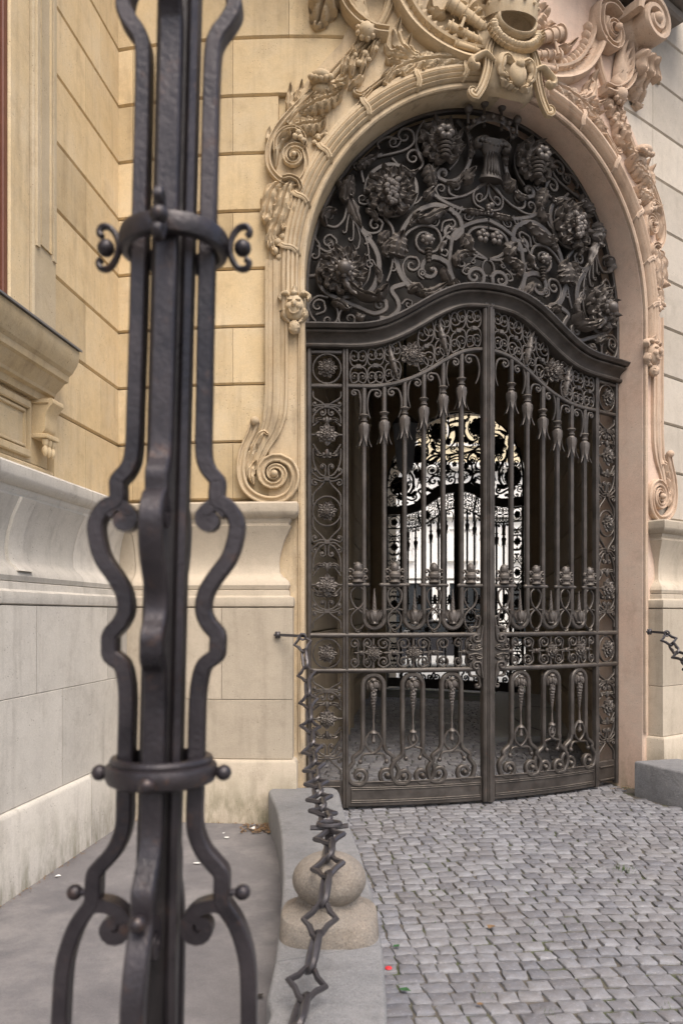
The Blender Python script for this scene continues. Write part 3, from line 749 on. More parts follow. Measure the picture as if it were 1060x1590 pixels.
vol([(575, 142), (562, 158), (554, 172), (549, 186)], (546, 184), .6, 6, .05, boss=.8, name='leaf_tendril')
# big C mouldings framing the trophies
cprof = lambda w_, h: [(-w_ / 2, 0), (-w_ / 2, h * .6), (-w_ * .35, h), (-w_ * .2, h * .9), (-w_ * .1, h * .45), (w_ * .2, h * .35), (w_ * .3, h * .75), (w_ * .42, h * .8), (w_ / 2, h * .4), (w_ / 2, 0)]
P = cat([(606, -60), (612, -20), (626, 12), (646, 42), (676, 68), (712, 86), (748, 94)], 8); mb = MB(); sweep(mb, pz(P), cprof(30 * K, .11), PD); both(mb, 'scroll_moulding')
# trophies: ragged shell border, cannon barrels, quiver, flag
P = cat([(625, -30), (636, 8), (652, 30), (672, 52), (700, 66), (742, 78)], 5)
for i in range(0, len(P) - 1, 2):
    x, y = P[i]; lf([(x + 8, y - 10), (x + 1, y - 2), (x - 5, y + 5)], 6, .07, name='shell_lobe', lobes=0, curl=.8, nu=8, nv=5)
def tube_px(a, b, r0, r1, d0, name, rings=()):
    s0, z0 = sz(*a, PD); s1, z1 = sz(*b, PD); L = math.hypot(s1 - s0, z1 - z0); ux, uz = (s1 - s0) / L, (z1 - z0) / L
    pr = [(0, r0)] + [x for t, rr_ in rings for x in ((t - .02, r0 + (r1 - r0) * t), (t - .015, rr_), (t + .015, rr_), (t + .02, r0 + (r1 - r0) * t))] + [(1, r1)]
    vs = []; n = 12
    for t, r in pr:
        for j in range(n):
            a_ = 2 * math.pi * j / n; vs.append((s0 + ux * L * t - uz * r * math.cos(a_), d0 + r * math.sin(a_), z0 + uz * L * t + ux * r * math.cos(a_)))
    fs = [(i * n + j, i * n + (j + 1) % n, (i + 1) * n + (j + 1) % n, (i + 1) * n + j) for i in range(len(pr) - 1) for j in range(n)] + [tuple(range(n))[::-1], tuple(range((len(pr) - 1) * n, len(pr) * n))]
    mb = MB().add(vs, fs); both(mb, name)
tube_px((744, 72), (690, 46), .030, .042, PD + .05, 'carved_cannon', [(.15, .042), (.3, .04), (.5, .048), (.7, .045), (.9, .058)])
tube_px((748, 54), (690, 12), .034, .055, PD + .07, 'carved_quiver', [(.1, .045), (.25, .046), (.4, .05), (.6, .06), (.8, .062), (.97, .072)])
tube_px((705, 62), (712, 42), .012, .012, PD + .13, 'sword_hilt', [(.05, .02), (.95, .02)])
tube_px((738, 88), (700, 76), .02, .026, PD + .07, 'carved_cannon', [(.2, .03), (.9, .036)])
lf([(752, 40), (735, 10), (712, -25)], 20, .09, lobes=5, curl=.2, nv=10, name='carved_banner', notch=.08, ridge=.4, skew=0)
lf([(748, 44), (722, 18), (696, -5)], 12, .07, lobes=4, curl=.2, nv=8, name='carved_banner', notch=.08, ridge=.4, skew=0)
lf([(690, 30), (674, 22), (662, 8)], 8, .08, lobes=3, curl=.8, nu=12, nv=6)
# ---- keystone cartouche (central, built at the mid line)
ks = MB(); S0 = MID
def cvert(s, d, z): return (S0 + s, d, z)
# cartouche body: tapering shield, convex
vs = []; rows = [(5.765, .15, .37), (5.785, .19, .41), (5.83, .22, .44), (5.92, .22, .46), (6.02, .20, .47), (6.12, .20, .45), (6.2, .24, .42), (6.32, .26, .38), (6.5, .24, .36)]
nn_ = 12
for z, hw, d in rows:
    for j in range(nn_ + 1):
        v = -1 + 2 * j / nn_; vs.append((S0 + hw * v, PD + (d - PD) * (1 - abs(v) ** 3 * .55), z + .03 * v * v))
vs2 = [(v[0], PD - .02, 5.90) for v in vs[:nn_ + 1]]
fs = [(i * 13 + j, (i + 1) * 13 + j, (i + 1) * 13 + j + 1, i * 13 + j + 1) for i in range(len(rows) - 1) for j in range(12)]
b = len(vs); vs += vs2; fs += [(j, j + 1, b + j + 1, b + j) for j in range(12)]
for i in range(len(rows) - 1):
    for j in (0, 12):
        a, c = vs[i * 13 + j], vs[(i + 1) * 13 + j]; q = len(vs); vs += [(a[0], PD - .02, a[2]), (c[0], PD - .02, c[2])]; fs.append((i * 13 + j, (i + 1) * 13 + j, q + 1, q))
ks.add(vs, fs); key = ks.build('keystone_cartouche', 'carved', fac, smooth=45)
def kp(mb, name): return mb.build(name, 'carved', key)
for e in (-1, 1):
    mb = MB(); P = curlpath([(S0 + e * .13, 6.28), (S0 + e * .20, 6.10), (S0 + e * .21, 5.95), (S0 + e * .25, 5.80), (S0 + e * .30, 5.70)], (S0 + e * .315, 5.74), .7, n=6); sweep(mb, P, strap_prof(.06, .04), .40, sc_=taper(len(P), .5, .5)); kp(mb, 'scroll_arm')
    mb = MB(); P = curlpath([(S0 + e * .16, 6.0), (S0 + e * .24, 6.04), (S0 + e * .32, 5.99)], (S0 + e * .31, 5.945), .9, n=6); sweep(mb, P, rnd_prof(.05, .06), .42, sc_=taper(len(P), .6, .4)); kp(mb, 'leaf_curl')
    mb = MB(); leaf(mb, [(S0 + e * .02, 5.98), (S0 + e * .1, 6.02), (S0 + e * .13, 5.93), (S0 + e * .09, 5.84)], .04, .47, .05, lobes=3, curl=.6); kp(mb, 'acanthus_leaf')
    mb = MB(); leaf(mb, [(S0 + e * .03, 5.80), (S0 + e * .09, 5.82), (S0 + e * .12, 5.90)], .035, .46, .05, lobes=3, curl=.6); kp(mb, 'acanthus_leaf')
mb = MB(); sph(mb, S0, .49, 5.90, .07, .05, .09, 14, 10); sph(mb, S0, .53, 5.96, .035, .03, .035, 10, 8); leaf(mb, [(S0, 5.90), (S0, 5.84), (S0, 5.78)], .05, .44, .05, lobes=3); kp(mb, 'carved_mask')
# oval garland and helmet / crown above
mb = MB(); oc_ = 6.28
for i in range(22):
    a = math.pi * (1.0 + i / 21); sph(mb, S0 + .18 * math.cos(a), .46, oc_ + .13 * math.sin(a), .032 + .008 * math.sin(i * 2.3), .045, .030, 8, 6); leaf(mb, [(S0 + .15 * math.cos(a), oc_ + .10 * math.sin(a)), (S0 + .2 * math.cos(a + .08), oc_ + .15 * math.sin(a + .08)), (S0 + .235 * math.cos(a + .2), oc_ + .185 * math.sin(a + .2))], .022, .45, .05, lobes=2, curl=.6, nu=8, nv=4)
kp(mb, 'garland')
mb = MB(); P = [(S0 + .15 * math.cos(a), oc_ + .045 + .095 * math.sin(a)) for a in np.linspace(0, 2 * math.pi, 30)[:-1]]
sweep(mb, P, rnd_prof(.032, .04), .47, closed=True); sweep(mb, P, [(-.03, -.1), (-.02, 0), (.0, .0), (.0, -.1)], .47, closed=True)
vs = [(S0, .33, oc_ + .03)] + [(p[0], .44, p[1]) for p in P]; mb.add(vs, [(0, 1 + i, 1 + (i + 1) % 29) for i in range(29)]); kp(mb, 'helmet_ring')
mb = MB(); vs = []; nn2 = 20
for i, (z, r, dd) in enumerate([(6.36, .20, .0), (6.42, .205, .01), (6.46, .2, .02), (6.5, .19, .02), (6.58, .185, .02), (6.66, .17, .01)]):
    for j in range(nn2 + 1):
        a = math.pi * j / nn2; vs.append((S0 + r * math.cos(a), .36 + dd + .22 * math.sin(a), z + .06 * (math.sin(a) - 1) * (0 if i > 3 else -1) - .03))
mb.add(vs, [(i * 21 + j, i * 21 + j + 1, (i + 1) * 21 + j + 1, (i + 1) * 21 + j) for i in range(5) for j in range(20)])
for j in range(7):
    a = math.pi * (j + .5) / 7; sph(mb, S0 + .2 * math.cos(a), .37 + .235 * math.sin(a), 6.42 + .06 * (1 - math.sin(a)), .014, n=8, m=5)
    leaf(mb, [(S0 + .19 * math.cos(a), 6.5), (S0 + .2 * math.cos(a), 6.58), (S0 + .21 * math.cos(a), 6.68)], .035, .36 + .22 * math.sin(a), .04, lobes=2, curl=1.2, nu=10, nv=5)
for j in range(9): leaf(mb, [(S0 + .03 * (j - 4), 6.6), (S0 + .034 * (j - 4), 6.7), (S0 + .045 * (j - 4), 6.84 - .01 * abs(j - 4))], .022, .46, .05, lobes=0, curl=.6, nu=8, nv=4)
kp(mb, 'stone_crown')
# balcony slab and brackets over the portal
mb = MB()
for (s0, s1, dz) in ((-.25, .75, 0), (SE - .75, SE + .25, 0)):
    for z0, z1, d1 in ((7.02, 7.12, .52), (7.12, 7.17, .60), (7.17, 7.3, .72), (7.3, 7.36, .80), (7.36, 7.5, .9)): longbox(mb, s0 - (d1 - .52), s1 + (d1 - .52), .2, d1, z0, z1)
longbox(mb, .7, SE - .7, .2, .45, 7.10, 7.5); mb.build('balcony_cornice', 'tip', fac)
for mir in (False, True):
    mb = MB(); c = (.22, 6.80); P = [(c[0] + (.20 - .15 * i / 40) * math.cos(i * .3), c[1] + (.20 - .15 * i / 40) * math.sin(i * .3)) for i in range(44)]
    sweep(mb, P, [(-.028, 0), (-.028, .26), (-.015, .28), (.015, .28), (.028, .26), (.028, 0)], PD + .02); sph(mb, c[0], PD + .28, c[1], .05, .06, .05, 14, 8)
    sph(mb, c[0], PD, c[1], .2, .24, .2, 22, 14)
    leaf(mb, [(.22, 6.63), (.19, 6.5), (.13, 6.34), (.08, 6.2)], .13, PD, .22, lobes=5, curl=.0, nv=12, droop=-.4)
    for e in (-.06, 0, .06): leaf(mb, [(.2 + e, 6.58), (.17 + e * 1.3, 6.5), (.14 + e * 1.6, 6.38)], .045, PD + .12, .12, lobes=2, nu=12, nv=6)
    mb.build('scroll_console', 'carved' if not mir else 'carvedR', port if not mir else portR, mirror=mir)

# ================================================================ SIDE WING
wg = thing('side_wing', tuple(wing(1.2, 0, 0)), 'projecting building wing on the left with banded ochre masonry above a pale grey dado', 'building')
courses(-.1, 1.11, [[.62], [.35]], 'ochre', wg, wing, d=0.)
def wmb(): return MB()
mb = MB(); longbox(mb, -.3, 1.2, -.4, -.05, -.1, 9.4); longbox(mb, 1.2, 7, -.4, -.05, -.1, 3.3); longbox(mb, 1.2, 1.66, -.4, -.09, 3.3, 9.4); longbox(mb, 3.1, 7, -.4, -.05, 3.3, 9.4); longbox(mb, 1.7, 3.1, -.4, -.05, 6.4, 9.4); mb.build('wall_core', 'ochre', wg, wing)
wd2 = [(z, d - .27) for z, d in dado]
def wdado(s0, s1, pr, nm, m='grey'): dadoseg(s0, s1, [(z, d - .28) for z, d in pr], m, wg, wing, nm)
for a, b in ((-.4, .9), (.9, 2.1), (2.1, 3.6), (3.6, 6)):
    for nm, pr in parts_z: wdado(a, b, pr, nm)
for zz0, zz1, js in ((.49, 1.12, [.15, 1.28, 2.6]), (1.122, 1.655, [.55, 1.62, 3.0])):
    cuts = [-.4] + js + [6]
    for a, b in zip(cuts[:-1], cuts[1:]): wdado(a, b, [(zz0, .3), (zz0, .416), (zz0 + .004, .42), (zz1 - .004, .42), (zz1, .416), (zz1, .3)], 'dado_block')
# raised blocks of the dado
for t in (1.0, 1.22):
    pass
mb = MB(); vs = []; pr = [(z, d - .28 + .02) for z, d in dado if 1.85 <= z <= 2.30]
S = [1.62, 1.80]; vs = [(s, d, z) for s in (1.62, 1.625, 1.79, 1.795) for z, d in pr]
k = len(pr)
for i, s_ in enumerate((1.62, 1.795)):
    pass
mb.add([(s, d - (.03 if i in (0, 3) else 0), z) for i, s in enumerate((1.62, 1.625, 1.79, 1.795)) for z, d in pr], [(i * k + j, (i + 1) * k + j, (i + 1) * k + j + 1, i * k + j + 1) for i in range(3) for j in range(k - 1)])
mb.build('dado_bracket', 'grey', wg, wing)
# window surround, timber frame, sill
def vstrip(s0, s1, d0, d1, z0, z1, m, nm, parent=wg, c=.006):
    mb = MB(); n = 3; P = [((s0 + s1) / 2, z0 + (z1 - z0) * i / n) for i in range(n + 1)]; sweep(mb, P, flat(abs(s1 - s0), d1 - d0, .12), d0); return mb.build(nm, m, parent, wing)
ws = vstrip(1.11, 1.42, -.08, .018, 3.30, 7, 'surr', 'window_surround'); vstrip(1.13, 1.17, .018, .03, 3.95, 7, 'surr', 'fillet', ws); vstrip(1.36, 1.40, .018, .034, 3.95, 7, 'surr', 'fillet', ws); 
mb = MB(); sweep(mb, [(1.20, 7), (1.20, 3.98), (1.34, 3.98), (1.34, 7)], rnd_prof(.02, .012), .018); mb.build('panel_moulding', 'ochre', ws, wing)
vstrip(1.42, 1.67, -.12, -.005, 3.3, 7, 'ochre', 'window_jamb')
wf = vstrip(1.675, 1.73, -.16, -.012, 3.3, 7, 'wood', 'window_frame'); vstrip(1.735, 1.80, -.16, -.03, 3.3, 7, 'wood', 'sash', wf); vstrip(1.80, 3.1, -.15, -.06, 3.3, 7, 'glassdark', 'pane', wf)
mb = MB(); sp = [(3.33, 0), (3.33, 1)]
sillp = [(2.98, -.05), (2.98, .02), (3.02, .03), (3.03, .06), (3.05, .065), (3.08, .09), (3.12, .12), (3.13, .14), (3.17, .145), (3.19, .165), (3.24, .19), (3.27, .20), (3.30, .205), (3.335, .205), (3.345, .19), (3.38, -.05)]
vs = []; k = len(sillp)
for i in range(6):
    for z, d in sillp:
        t0 = 1.25 - d * .35 - .01; tt = [None, 0, .25, .5, .75, 1][i]
        if i == 0: vs.append((t0, -.06, z))
        else: vs.append((t0 + (5 - t0) * tt, d, z))
mb.add(vs, [(i * k + j, (i + 1) * k + j, (i + 1) * k + j + 1, i * k + j + 1) for i in range(5) for j in range(k - 1)])
sill = mb.build('window_sill', 'ochre', wg, wing, smooth=14)
mb = MB(); vs = [(t, d, z) for t in (1.16, 5) for d, z in ((-.04, 3.392), (.222, 3.350), (.222, 3.338), (-.04, 3.38))]; mb.add(vs, [(0, 1, 5, 4), (1, 2, 6, 5), (2, 3, 7, 6), (0, 3, 2, 1), (4, 5, 6, 7)]); mb.build('zinc_flashing', 'zinc', sill, wing, smooth=0)
for t in (1.20, 3.2):
    mb = MB(); 
    # console: scrolled bracket with three drops
    P = curlpath([(0, 2.76), (.03, 2.80), (.035, 2.88), (.06, 2.93), (.09, 2.96)], (.065, 2.975), .8)
    for o_ in (0,):
        vs = []; n_ = len(P)
        for side in (t, t + .15):
            for (a, z) in P: vs.append((side, .03 + a * .9, z)); vs.append((side, -.03, z))
        q = 2 * n_; fs = [(2 * i, 2 * i + 1, 2 * i + 3, 2 * i + 2) for i in range(n_ - 1)] + [(q + 2 * i + 2, q + 2 * i + 3, q + 2 * i + 1, q + 2 * i) for i in range(n_ - 1)] + [(2 * i, 2 * i + 2, q + 2 * i + 2, q + 2 * i) for i in range(n_ - 1)]
        mb.add(vs, fs)
    vs = []
    box(mb, t - .01, t + .16, -.03, .075, 2.735, 2.765, .006)
    for e in (.025, .075, .125): lathe(mb, t + e, .045, [(.0, 2.62), (.014, 2.632), (.022, 2.655), (.02, 2.672), (.012, 2.69), (.02, 2.70), (.023, 2.73), (.01, 2.735)][::1], 12)
    box(mb, t - .015, t + .165, -.03, .085, 2.955, 2.985, .006)
    mb.build('sill_corbel', 'ochre', sill, wing)
# apron panel under the window
mb = MB(); P = [(1.42, 2.93), (1.42, 2.62), (3.2, 2.62), (3.2, 2.93), (1.42, 2.93)]
for off, w_, h in ((0, .05, .03), (.045, .02, .018)):
    Q = [(1.42 + off, 2.93 - off), (1.42 + off, 2.62 + off), (3.2 - off, 2.62 + off), (3.2 - off, 2.93 - off)]; sweep(mb, Q, flat(w_, h), -.03, closed=True)
longbox(mb, 1.12, 5, -.1, .0, 2.50, 2.56); longbox(mb, 1.15, 5, -.1, -.03, 2.56, 3.0)
mb.build('apron_panel', 'ochre', wg, wing)

# ================================================================ IRON GATE
def gate_px():
    pass
def ctr_z(u, tab):
    u = abs(u)
    for (a, za), (b, zb) in zip(tab[:-1], tab[1:]):
        if a <= u <= b:
            t = (u - a) / (b - a); return za + (zb - za) * t
    return tab[-1][1]
CT = [(0, 4.31), (.1, 4.308), (.22, 4.295), (.32, 4.27), (.43, 4.22), (.55, 4.15), (.67, 4.07), (.79, 4.0), (.9, 3.945), (1.02, 3.91), (1.15, 3.895), (1.7, 3.895)]
RT = [(0, 3.86), (.12, 3.85), (.25, 3.815), (.4, 3.73), (.55, 3.63), (.7, 3.555), (.85, 3.505), (1.0, 3.482), (1.2, 3.48), (1.7, 3.48)]
def smoothtab(tab, s0, s1, n): 
    xs = np.linspace(s0, s1, n); P = []
    for s in xs:
        u = s - MID; P.append((s, np.mean([ctr_z(u + e, tab) for e in (-.05, -.025, 0, .025, .05)])))
    return P
gate = thing('iron_gate', tuple(arc(MID, 0, 0)), 'tall dark wrought iron double gate with arched scrollwork fanlight in the stone portal', 'gate')
G0 = ORG[gate.name]
# coordinates are built round the mid line and kept in arc space
# cornice
mb = MB(); cp = [(-.115, -.05), (-.115, .04), (-.108, .056), (-.094, .062), (-.082, .056), (-.078, .035), (-.066, .03), (-.05, .035), (-.03, .05), (-.012, .078), (-.004, .10), (.004, .106), (.012, .10), (.014, .085), (.022, .085), (.026, .12), (.05, .145), (.06, .145), (.066, .12), (.066, -.05)]
P = smoothtab(CT, -.0, SE, 90); P = [(P[0][0] - .0, P[0][1])] + P[1:]
sweep(mb, P, cp, 0); cornice = mb.build('gate_cornice', 'iron', gate, smooth=28)
# right end return of the cornice, seen past the jamb
# fanlight rim + board
fanb = MB(); A0 = [p for p in archpts(-.012, 3.9, 40)]; A0 = A0 + [(SE - p[0], p[1]) for p in A0[::-1][1:]]
sweep(fanb, A0, flat(.03, .05), -.02); fan = fanb.build('fanlight_frame', 'iron', gate)
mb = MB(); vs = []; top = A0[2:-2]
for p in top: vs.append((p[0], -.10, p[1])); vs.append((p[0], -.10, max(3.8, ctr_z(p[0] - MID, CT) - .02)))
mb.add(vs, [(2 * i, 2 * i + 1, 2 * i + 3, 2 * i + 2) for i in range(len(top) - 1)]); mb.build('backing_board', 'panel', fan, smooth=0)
# --- fanlight scrollwork, left half traced, right half mirrored about the mid line
def T(p): return (460 + p[0] / 2.038, 160 + p[1] / 2.038)
FD = .0
def fs_(pts, w_=9, c=None, turns=1.3, c0=None, turns0=1.2, a=.5, b=.35, h=.028, d0=FD, name='scroll', mid=True, knob=True):
    P = [T(p) for p in pts]; P = curlpath(P, T(c) if c else None, turns, T(c0) if c0 else None, turns0, n=6)
    Q = [sz(x, y, FD) for x, y in P]; mb = MB(); sweep(mb, Q, flat(w_ / 2.038 * .0066, h), d0, sc_=taper(len(Q), a if c0 else 1., b if c else 1.))
    if knob:
        for cc in (c, c0):
            if cc: s_, z_ = sz(*T(cc), FD); sph(mb, s_, d0 + .02, z_, w_ / 2.038 * .0030, .02, None, 8, 6)
    for mir in ((False, True) if mid else (False,)): mb.build(name, 'iron', fan, mirror=mir)
    return mb
def circ(cx, cy, r, a0, a1, n=16, ry=None): return [(cx + r * math.cos(R_(a0 + (a1 - a0) * i / n)), cy + (ry or r) * math.sin(R_(a0 + (a1 - a0) * i / n))) for i in range(n + 1)]
# symmetric pieces are traced on the left half (x < 598)
fs_([(310, 487), (328, 545), (362, 588), (410, 610), (455, 600), (482, 560), (478, 515), (452, 495)], 15, (425, 530), 1.1)            # stem to inner ring
fs_([(322, 440), (340, 392), (378, 348), (432, 326), (480, 338), (512, 368), (520, 410), (500, 432)], 14, (487, 405), .9)   # big C over
fs_([(335, 430), (360, 405), (400, 390), (440, 402), (455, 440), (440, 470)], 8, (408, 435), 1.15)
fs_([(483, 470), (482, 520), (500, 568), (545, 592), (582, 578), (590, 550)], 12, (560, 550), 1.2)
fs_([(483, 475), (492, 430), (520, 398), (560, 380), (600, 373)], 12)
fs_([(598, 497), (560, 470), (540, 438), (545, 410), (570, 396), (600, 398)], 9)
fs_([(598, 497), (572, 490), (545, 478), (520, 482), (505, 500)], 7, (522, 508), .8)
fs_(circ(600, 525, 16, 90, 270, 10, 25), 6)
fs_([(425, 288), (470, 318), (530, 342), (604, 352)], 11)
fs_([(606, 248), (560, 280), (515, 300), (483, 290), (478, 268)], 7, (500, 268), 1.1)
fs_([(606, 250), (572, 268), (556, 292), (562, 322), (590, 340)], 6)
fs_([(604, 262), (596, 300), (575, 316)], 6, (577, 300), 1.1)
fs_([(515, 300), (480, 306), (450, 300), (438, 280)], 6, (455, 275), 1.1)
fs_([(505, 58), (538, 95), (548, 145), (542, 195), (515, 238), (478, 252), (448, 240)], 12, (463, 226), 1.)
fs_([(500, 90), (515, 140), (505, 185), (480, 215)], 6)
fs_([(398, 190), (380, 150), (380, 100), (402, 62)], 10)
fs_([(235, 178), (290, 166), (340, 152), (368, 130), (368, 100)], 7, (340, 108), 1.3)
fs_([(300, 178), (330, 208), (365, 220), (395, 203), (394, 168), (372, 152)], 7, (367, 176), 1.2)
fs_(circ(298, 278, 80, -200, 158, 28), 12, name='ring')
fs_(circ(298, 280, 62, -150, 80, 18), 5)
fs_([(212, 255), (205, 210), (225, 180), (270, 165)], 8)
fs_([(165, 300), (172, 352), (212, 412), (250, 468), (260, 520), (248, 575), (222, 612)], 15)
fs_([(160, 330), (150, 370), (125, 395), (95, 390)], 7, (104, 362), 1.)
fs_([(168, 345), (160, 385), (158, 405)], 5, (150, 408), .8)
fs_([(178, 365), (180, 410), (178, 435)], 5, (170, 432), .8)
fs_([(190, 385), (200, 430), (195, 460)], 5, (185, 458), .8)
fs_([(205, 400), (222, 445), (228, 478)], 5, (220, 480), .8)
fs_([(228, 485), (232, 520), (225, 560), (205, 590)], 5)
fs_([(62, 400), (60, 430), (72, 450), (72, 478)], 6, (58, 484), 1.)
fs_([(66, 455), (95, 473), (120, 462), (126, 438), (108, 420)], 6, (104, 442), 1.2)
fs_([(196, 330), (192, 355), (202, 392), (228, 414), (260, 410), (272, 385)], 7, (248, 388), 1.3)
fs_([(278, 365), (302, 400), (303, 440), (290, 470), (288, 492)], 9)
fs_([(300, 440), (270, 450), (262, 430)], 5, (272, 428), .8)
fs_(circ(140, 545, 74, -50, -300, 22), 11, name='ring')
fs_([(110, 612), (150, 630), (200, 650), (245, 668), (280, 655), (282, 632)], 12, (262, 640), 1.)
fs_([(100, 618), (66, 614), (40, 640), (46, 672), (60, 692)], 6, (50, 700), .7)
fs_([(62, 672), (90, 660), (88, 632)], 6, (68, 645), 1.)
fs_([(112, 632), (130, 660), (128, 690), (108, 706)], 6, (100, 690), 1.1)
fs_([(175, 648), (142, 658), (134, 690), (150, 706), (180, 700)], 6, (168, 685), 1.)
fs_([(340, 575), (300, 592), (318, 627), (320, 657), (290, 684), (262, 682)], 13)
fs_([(303, 497), (298, 530), (285, 567)], 6)
fs_([(370, 580), (342, 552), (334, 517), (350, 492), (376, 492)], 7, (364, 515), 1.2)
fs_([(480, 590), (500, 582), (504, 566)], 5, (490, 570), 1.)
fs_([(500, 400), (470, 420), (452, 450), (452, 478), (468, 488)], 6, (464, 474), .9)
fs_([(455, 410), (462, 380), (490, 372)], 6, (486, 388), .9)
fs_([(40, 550), (64, 548)], 9)
fs_([(505, 400), (488, 425), (483, 470)], 8)
fs_([(262, 150), (256, 130), (285, 112), (320, 118)], 6)
fs_([(548, 130), (575, 118)], 6)
for (pts, c_) in (([(395, 300), (380, 318), (362, 322), (352, 308)], (364, 306)), ([(430, 355), (448, 372), (440, 392), (424, 390)], (432, 378)), ([(520, 330), (512, 352), (494, 356), (488, 344)], (499, 342)),
        ([(560, 355), (548, 372), (532, 370), (528, 358)], (538, 360)), ([(235, 300), (222, 322), (200, 320), (196, 304)], (208, 306)), ([(430, 70), (415, 95), (395, 92), (392, 78)], (404, 82)),
        ([(330, 120), (318, 140), (298, 142), (292, 128)], (305, 128)), ([(250, 520), (238, 500), (222, 505), (222, 518)], (232, 514)), ([(330, 640), (345, 625), (362, 630), (362, 644)], (352, 640)),
        ([(400, 560), (385, 548), (386, 532), (398, 530)], (396, 541)), ([(545, 510), (530, 520), (522, 536), (532, 545)], (536, 532)), ([(215, 450), (232, 440), (235, 425)], (224, 426)),
        ([(130, 480), (112, 470), (100, 455)], (110, 452)), ([(300, 500), (315, 515), (312, 530)], (303, 526)), ([(400, 655), (385, 640), (372, 640)], (376, 652)), ([(105, 330), (95, 345), (80, 345)], (86, 334)),
        ([(560, 230), (545, 250), (530, 240)], (540, 234)), ([(210, 200), (195, 215), (182, 208)], (191, 202)), ([(418, 200), (432, 215), (445, 205)], (434, 202)), ([(575, 480), (560, 492), (548, 505)], (556, 503))):
    fs_(pts, 5, c_, 1.1)
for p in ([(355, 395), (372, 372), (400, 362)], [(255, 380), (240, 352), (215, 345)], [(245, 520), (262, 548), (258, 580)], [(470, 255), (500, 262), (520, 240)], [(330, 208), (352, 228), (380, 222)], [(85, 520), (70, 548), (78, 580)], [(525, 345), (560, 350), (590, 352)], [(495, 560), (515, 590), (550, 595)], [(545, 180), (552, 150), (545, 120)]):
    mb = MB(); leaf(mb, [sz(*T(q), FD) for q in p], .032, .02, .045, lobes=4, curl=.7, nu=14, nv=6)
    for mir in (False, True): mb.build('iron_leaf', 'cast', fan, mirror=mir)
# leaf sheaths, sockets and tendrils
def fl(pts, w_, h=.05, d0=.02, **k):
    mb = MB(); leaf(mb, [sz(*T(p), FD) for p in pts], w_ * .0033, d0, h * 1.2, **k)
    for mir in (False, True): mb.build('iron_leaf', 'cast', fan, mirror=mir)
fl([(165, 250), (158, 285), (152, 325)], 22, .07, lobes=3, curl=.3, nu=14, nv=6)
fl([(165, 300), (180, 345), (205, 400)], 15, .04, lobes=3, nu=14, nv=6, point=1.)
fl([(175, 240), (165, 270), (175, 310)], 18, .07, lobes=3, nu=12, nv=6)
fl([(310, 488), (318, 450), (330, 418)], 30, .07, lobes=4, curl=.5, nu=14, nv=8, base_w=.7)
fl([(140, 560), (190, 605), (245, 622), (275, 600)], 13, .09, lobes=3, curl=.6, nu=16, nv=6)
fl([(240, 620), (262, 612), (282, 590)], 16, .10, lobes=2, curl=.6, nu=12, nv=6)
fl([(380, 605), (420, 606), (470, 575)], 15, .06, lobes=4, nu=14, nv=6)
fl([(350, 602), (375, 590), (405, 612)], 15, .07, lobes=3, nu=14, nv=6)
fl([(455, 528), (470, 560), (490, 585)], 13, .06, lobes=3, nu=14, nv=6)
fl([(375, 378), (410, 372), (450, 350), (475, 342)], 14, .06, lobes=4, nu=16, nv=6)
fl([(375, 378), (372, 362), (385, 352)], 10, .06, lobes=2, nu=10, nv=6)
fl([(410, 205), (418, 240), (432, 275)], 20, .06, lobes=4, nu=16, nv=8)
fl([(400, 310), (415, 295), (430, 275)], 14, .06, lobes=2, nu=10, nv=6)
fl([(190, 215), (215, 195), (255, 172)], 13, .06, lobes=4, nu=14, nv=6)
fl([(150, 270), (140, 262), (148, 250)], 13, .06, lobes=0, nu=8, nv=6)
fl([(545, 470), (530, 440), (515, 425)], 22, .06, lobes=3, nu=12, nv=6)
fl([(505, 525), (500, 500), (520, 482), (555, 480)], 14, .06, lobes=4, nu=16, nv=6)
fl([(95, 395), (85, 370), (105, 345), (128, 352)], 12, .06, lobes=3, nu=14, nv=6)
fl([(290, 412), (270, 432), (262, 455)], 14, .05, lobes=3, nu=12, nv=6)
fl([(300, 440), (278, 462), (282, 490)], 12, .05, lobes=3, nu=12, nv=6)
fl([(545, 262), (535, 240), (555, 215)], 18, .07, lobes=3, nu=12, nv=6)
fl([(112, 632), (140, 640), (165, 660)], 13, .05, lobes=2, nu=10, nv=6)
fl([(190, 670), (200, 685), (215, 678)], 10, .05, lobes=2, nu=10, nv=5)
fl([(470, 440), (455, 460), (450, 480)], 8, .05, lobes=2, nu=10, nv=5)
# bell flower with ribbed stem
mb = MB(); s_, z_ = sz(*T((408, 440)), FD); sph(mb, s_, .05, z_, .05, .045, .04, 12, 8)
for i in range(7): a = i * .9; sph(mb, s_ + .045 * math.cos(a), .06, z_ + .035 * math.sin(a), .018, n=7, m=5)
s2, z2 = sz(*T((414, 470)), FD)
for i in range(5):
    q = .036 * (1 - .1 * i); P = [(s2 + q * math.cos(a), z2 - .024 * i + .004 * math.sin(a)) for a in np.linspace(math.pi, 2 * math.pi, 8)]; lathe(mb, s2, .04, [(q * .7, z2 - .024 * i - .008), (q, z2 - .024 * i), (q * .7, z2 - .024 * i + .008)], 10)
for mir in (False, True): mb.build('bell_flower', 'cast', fan, mirror=mir)
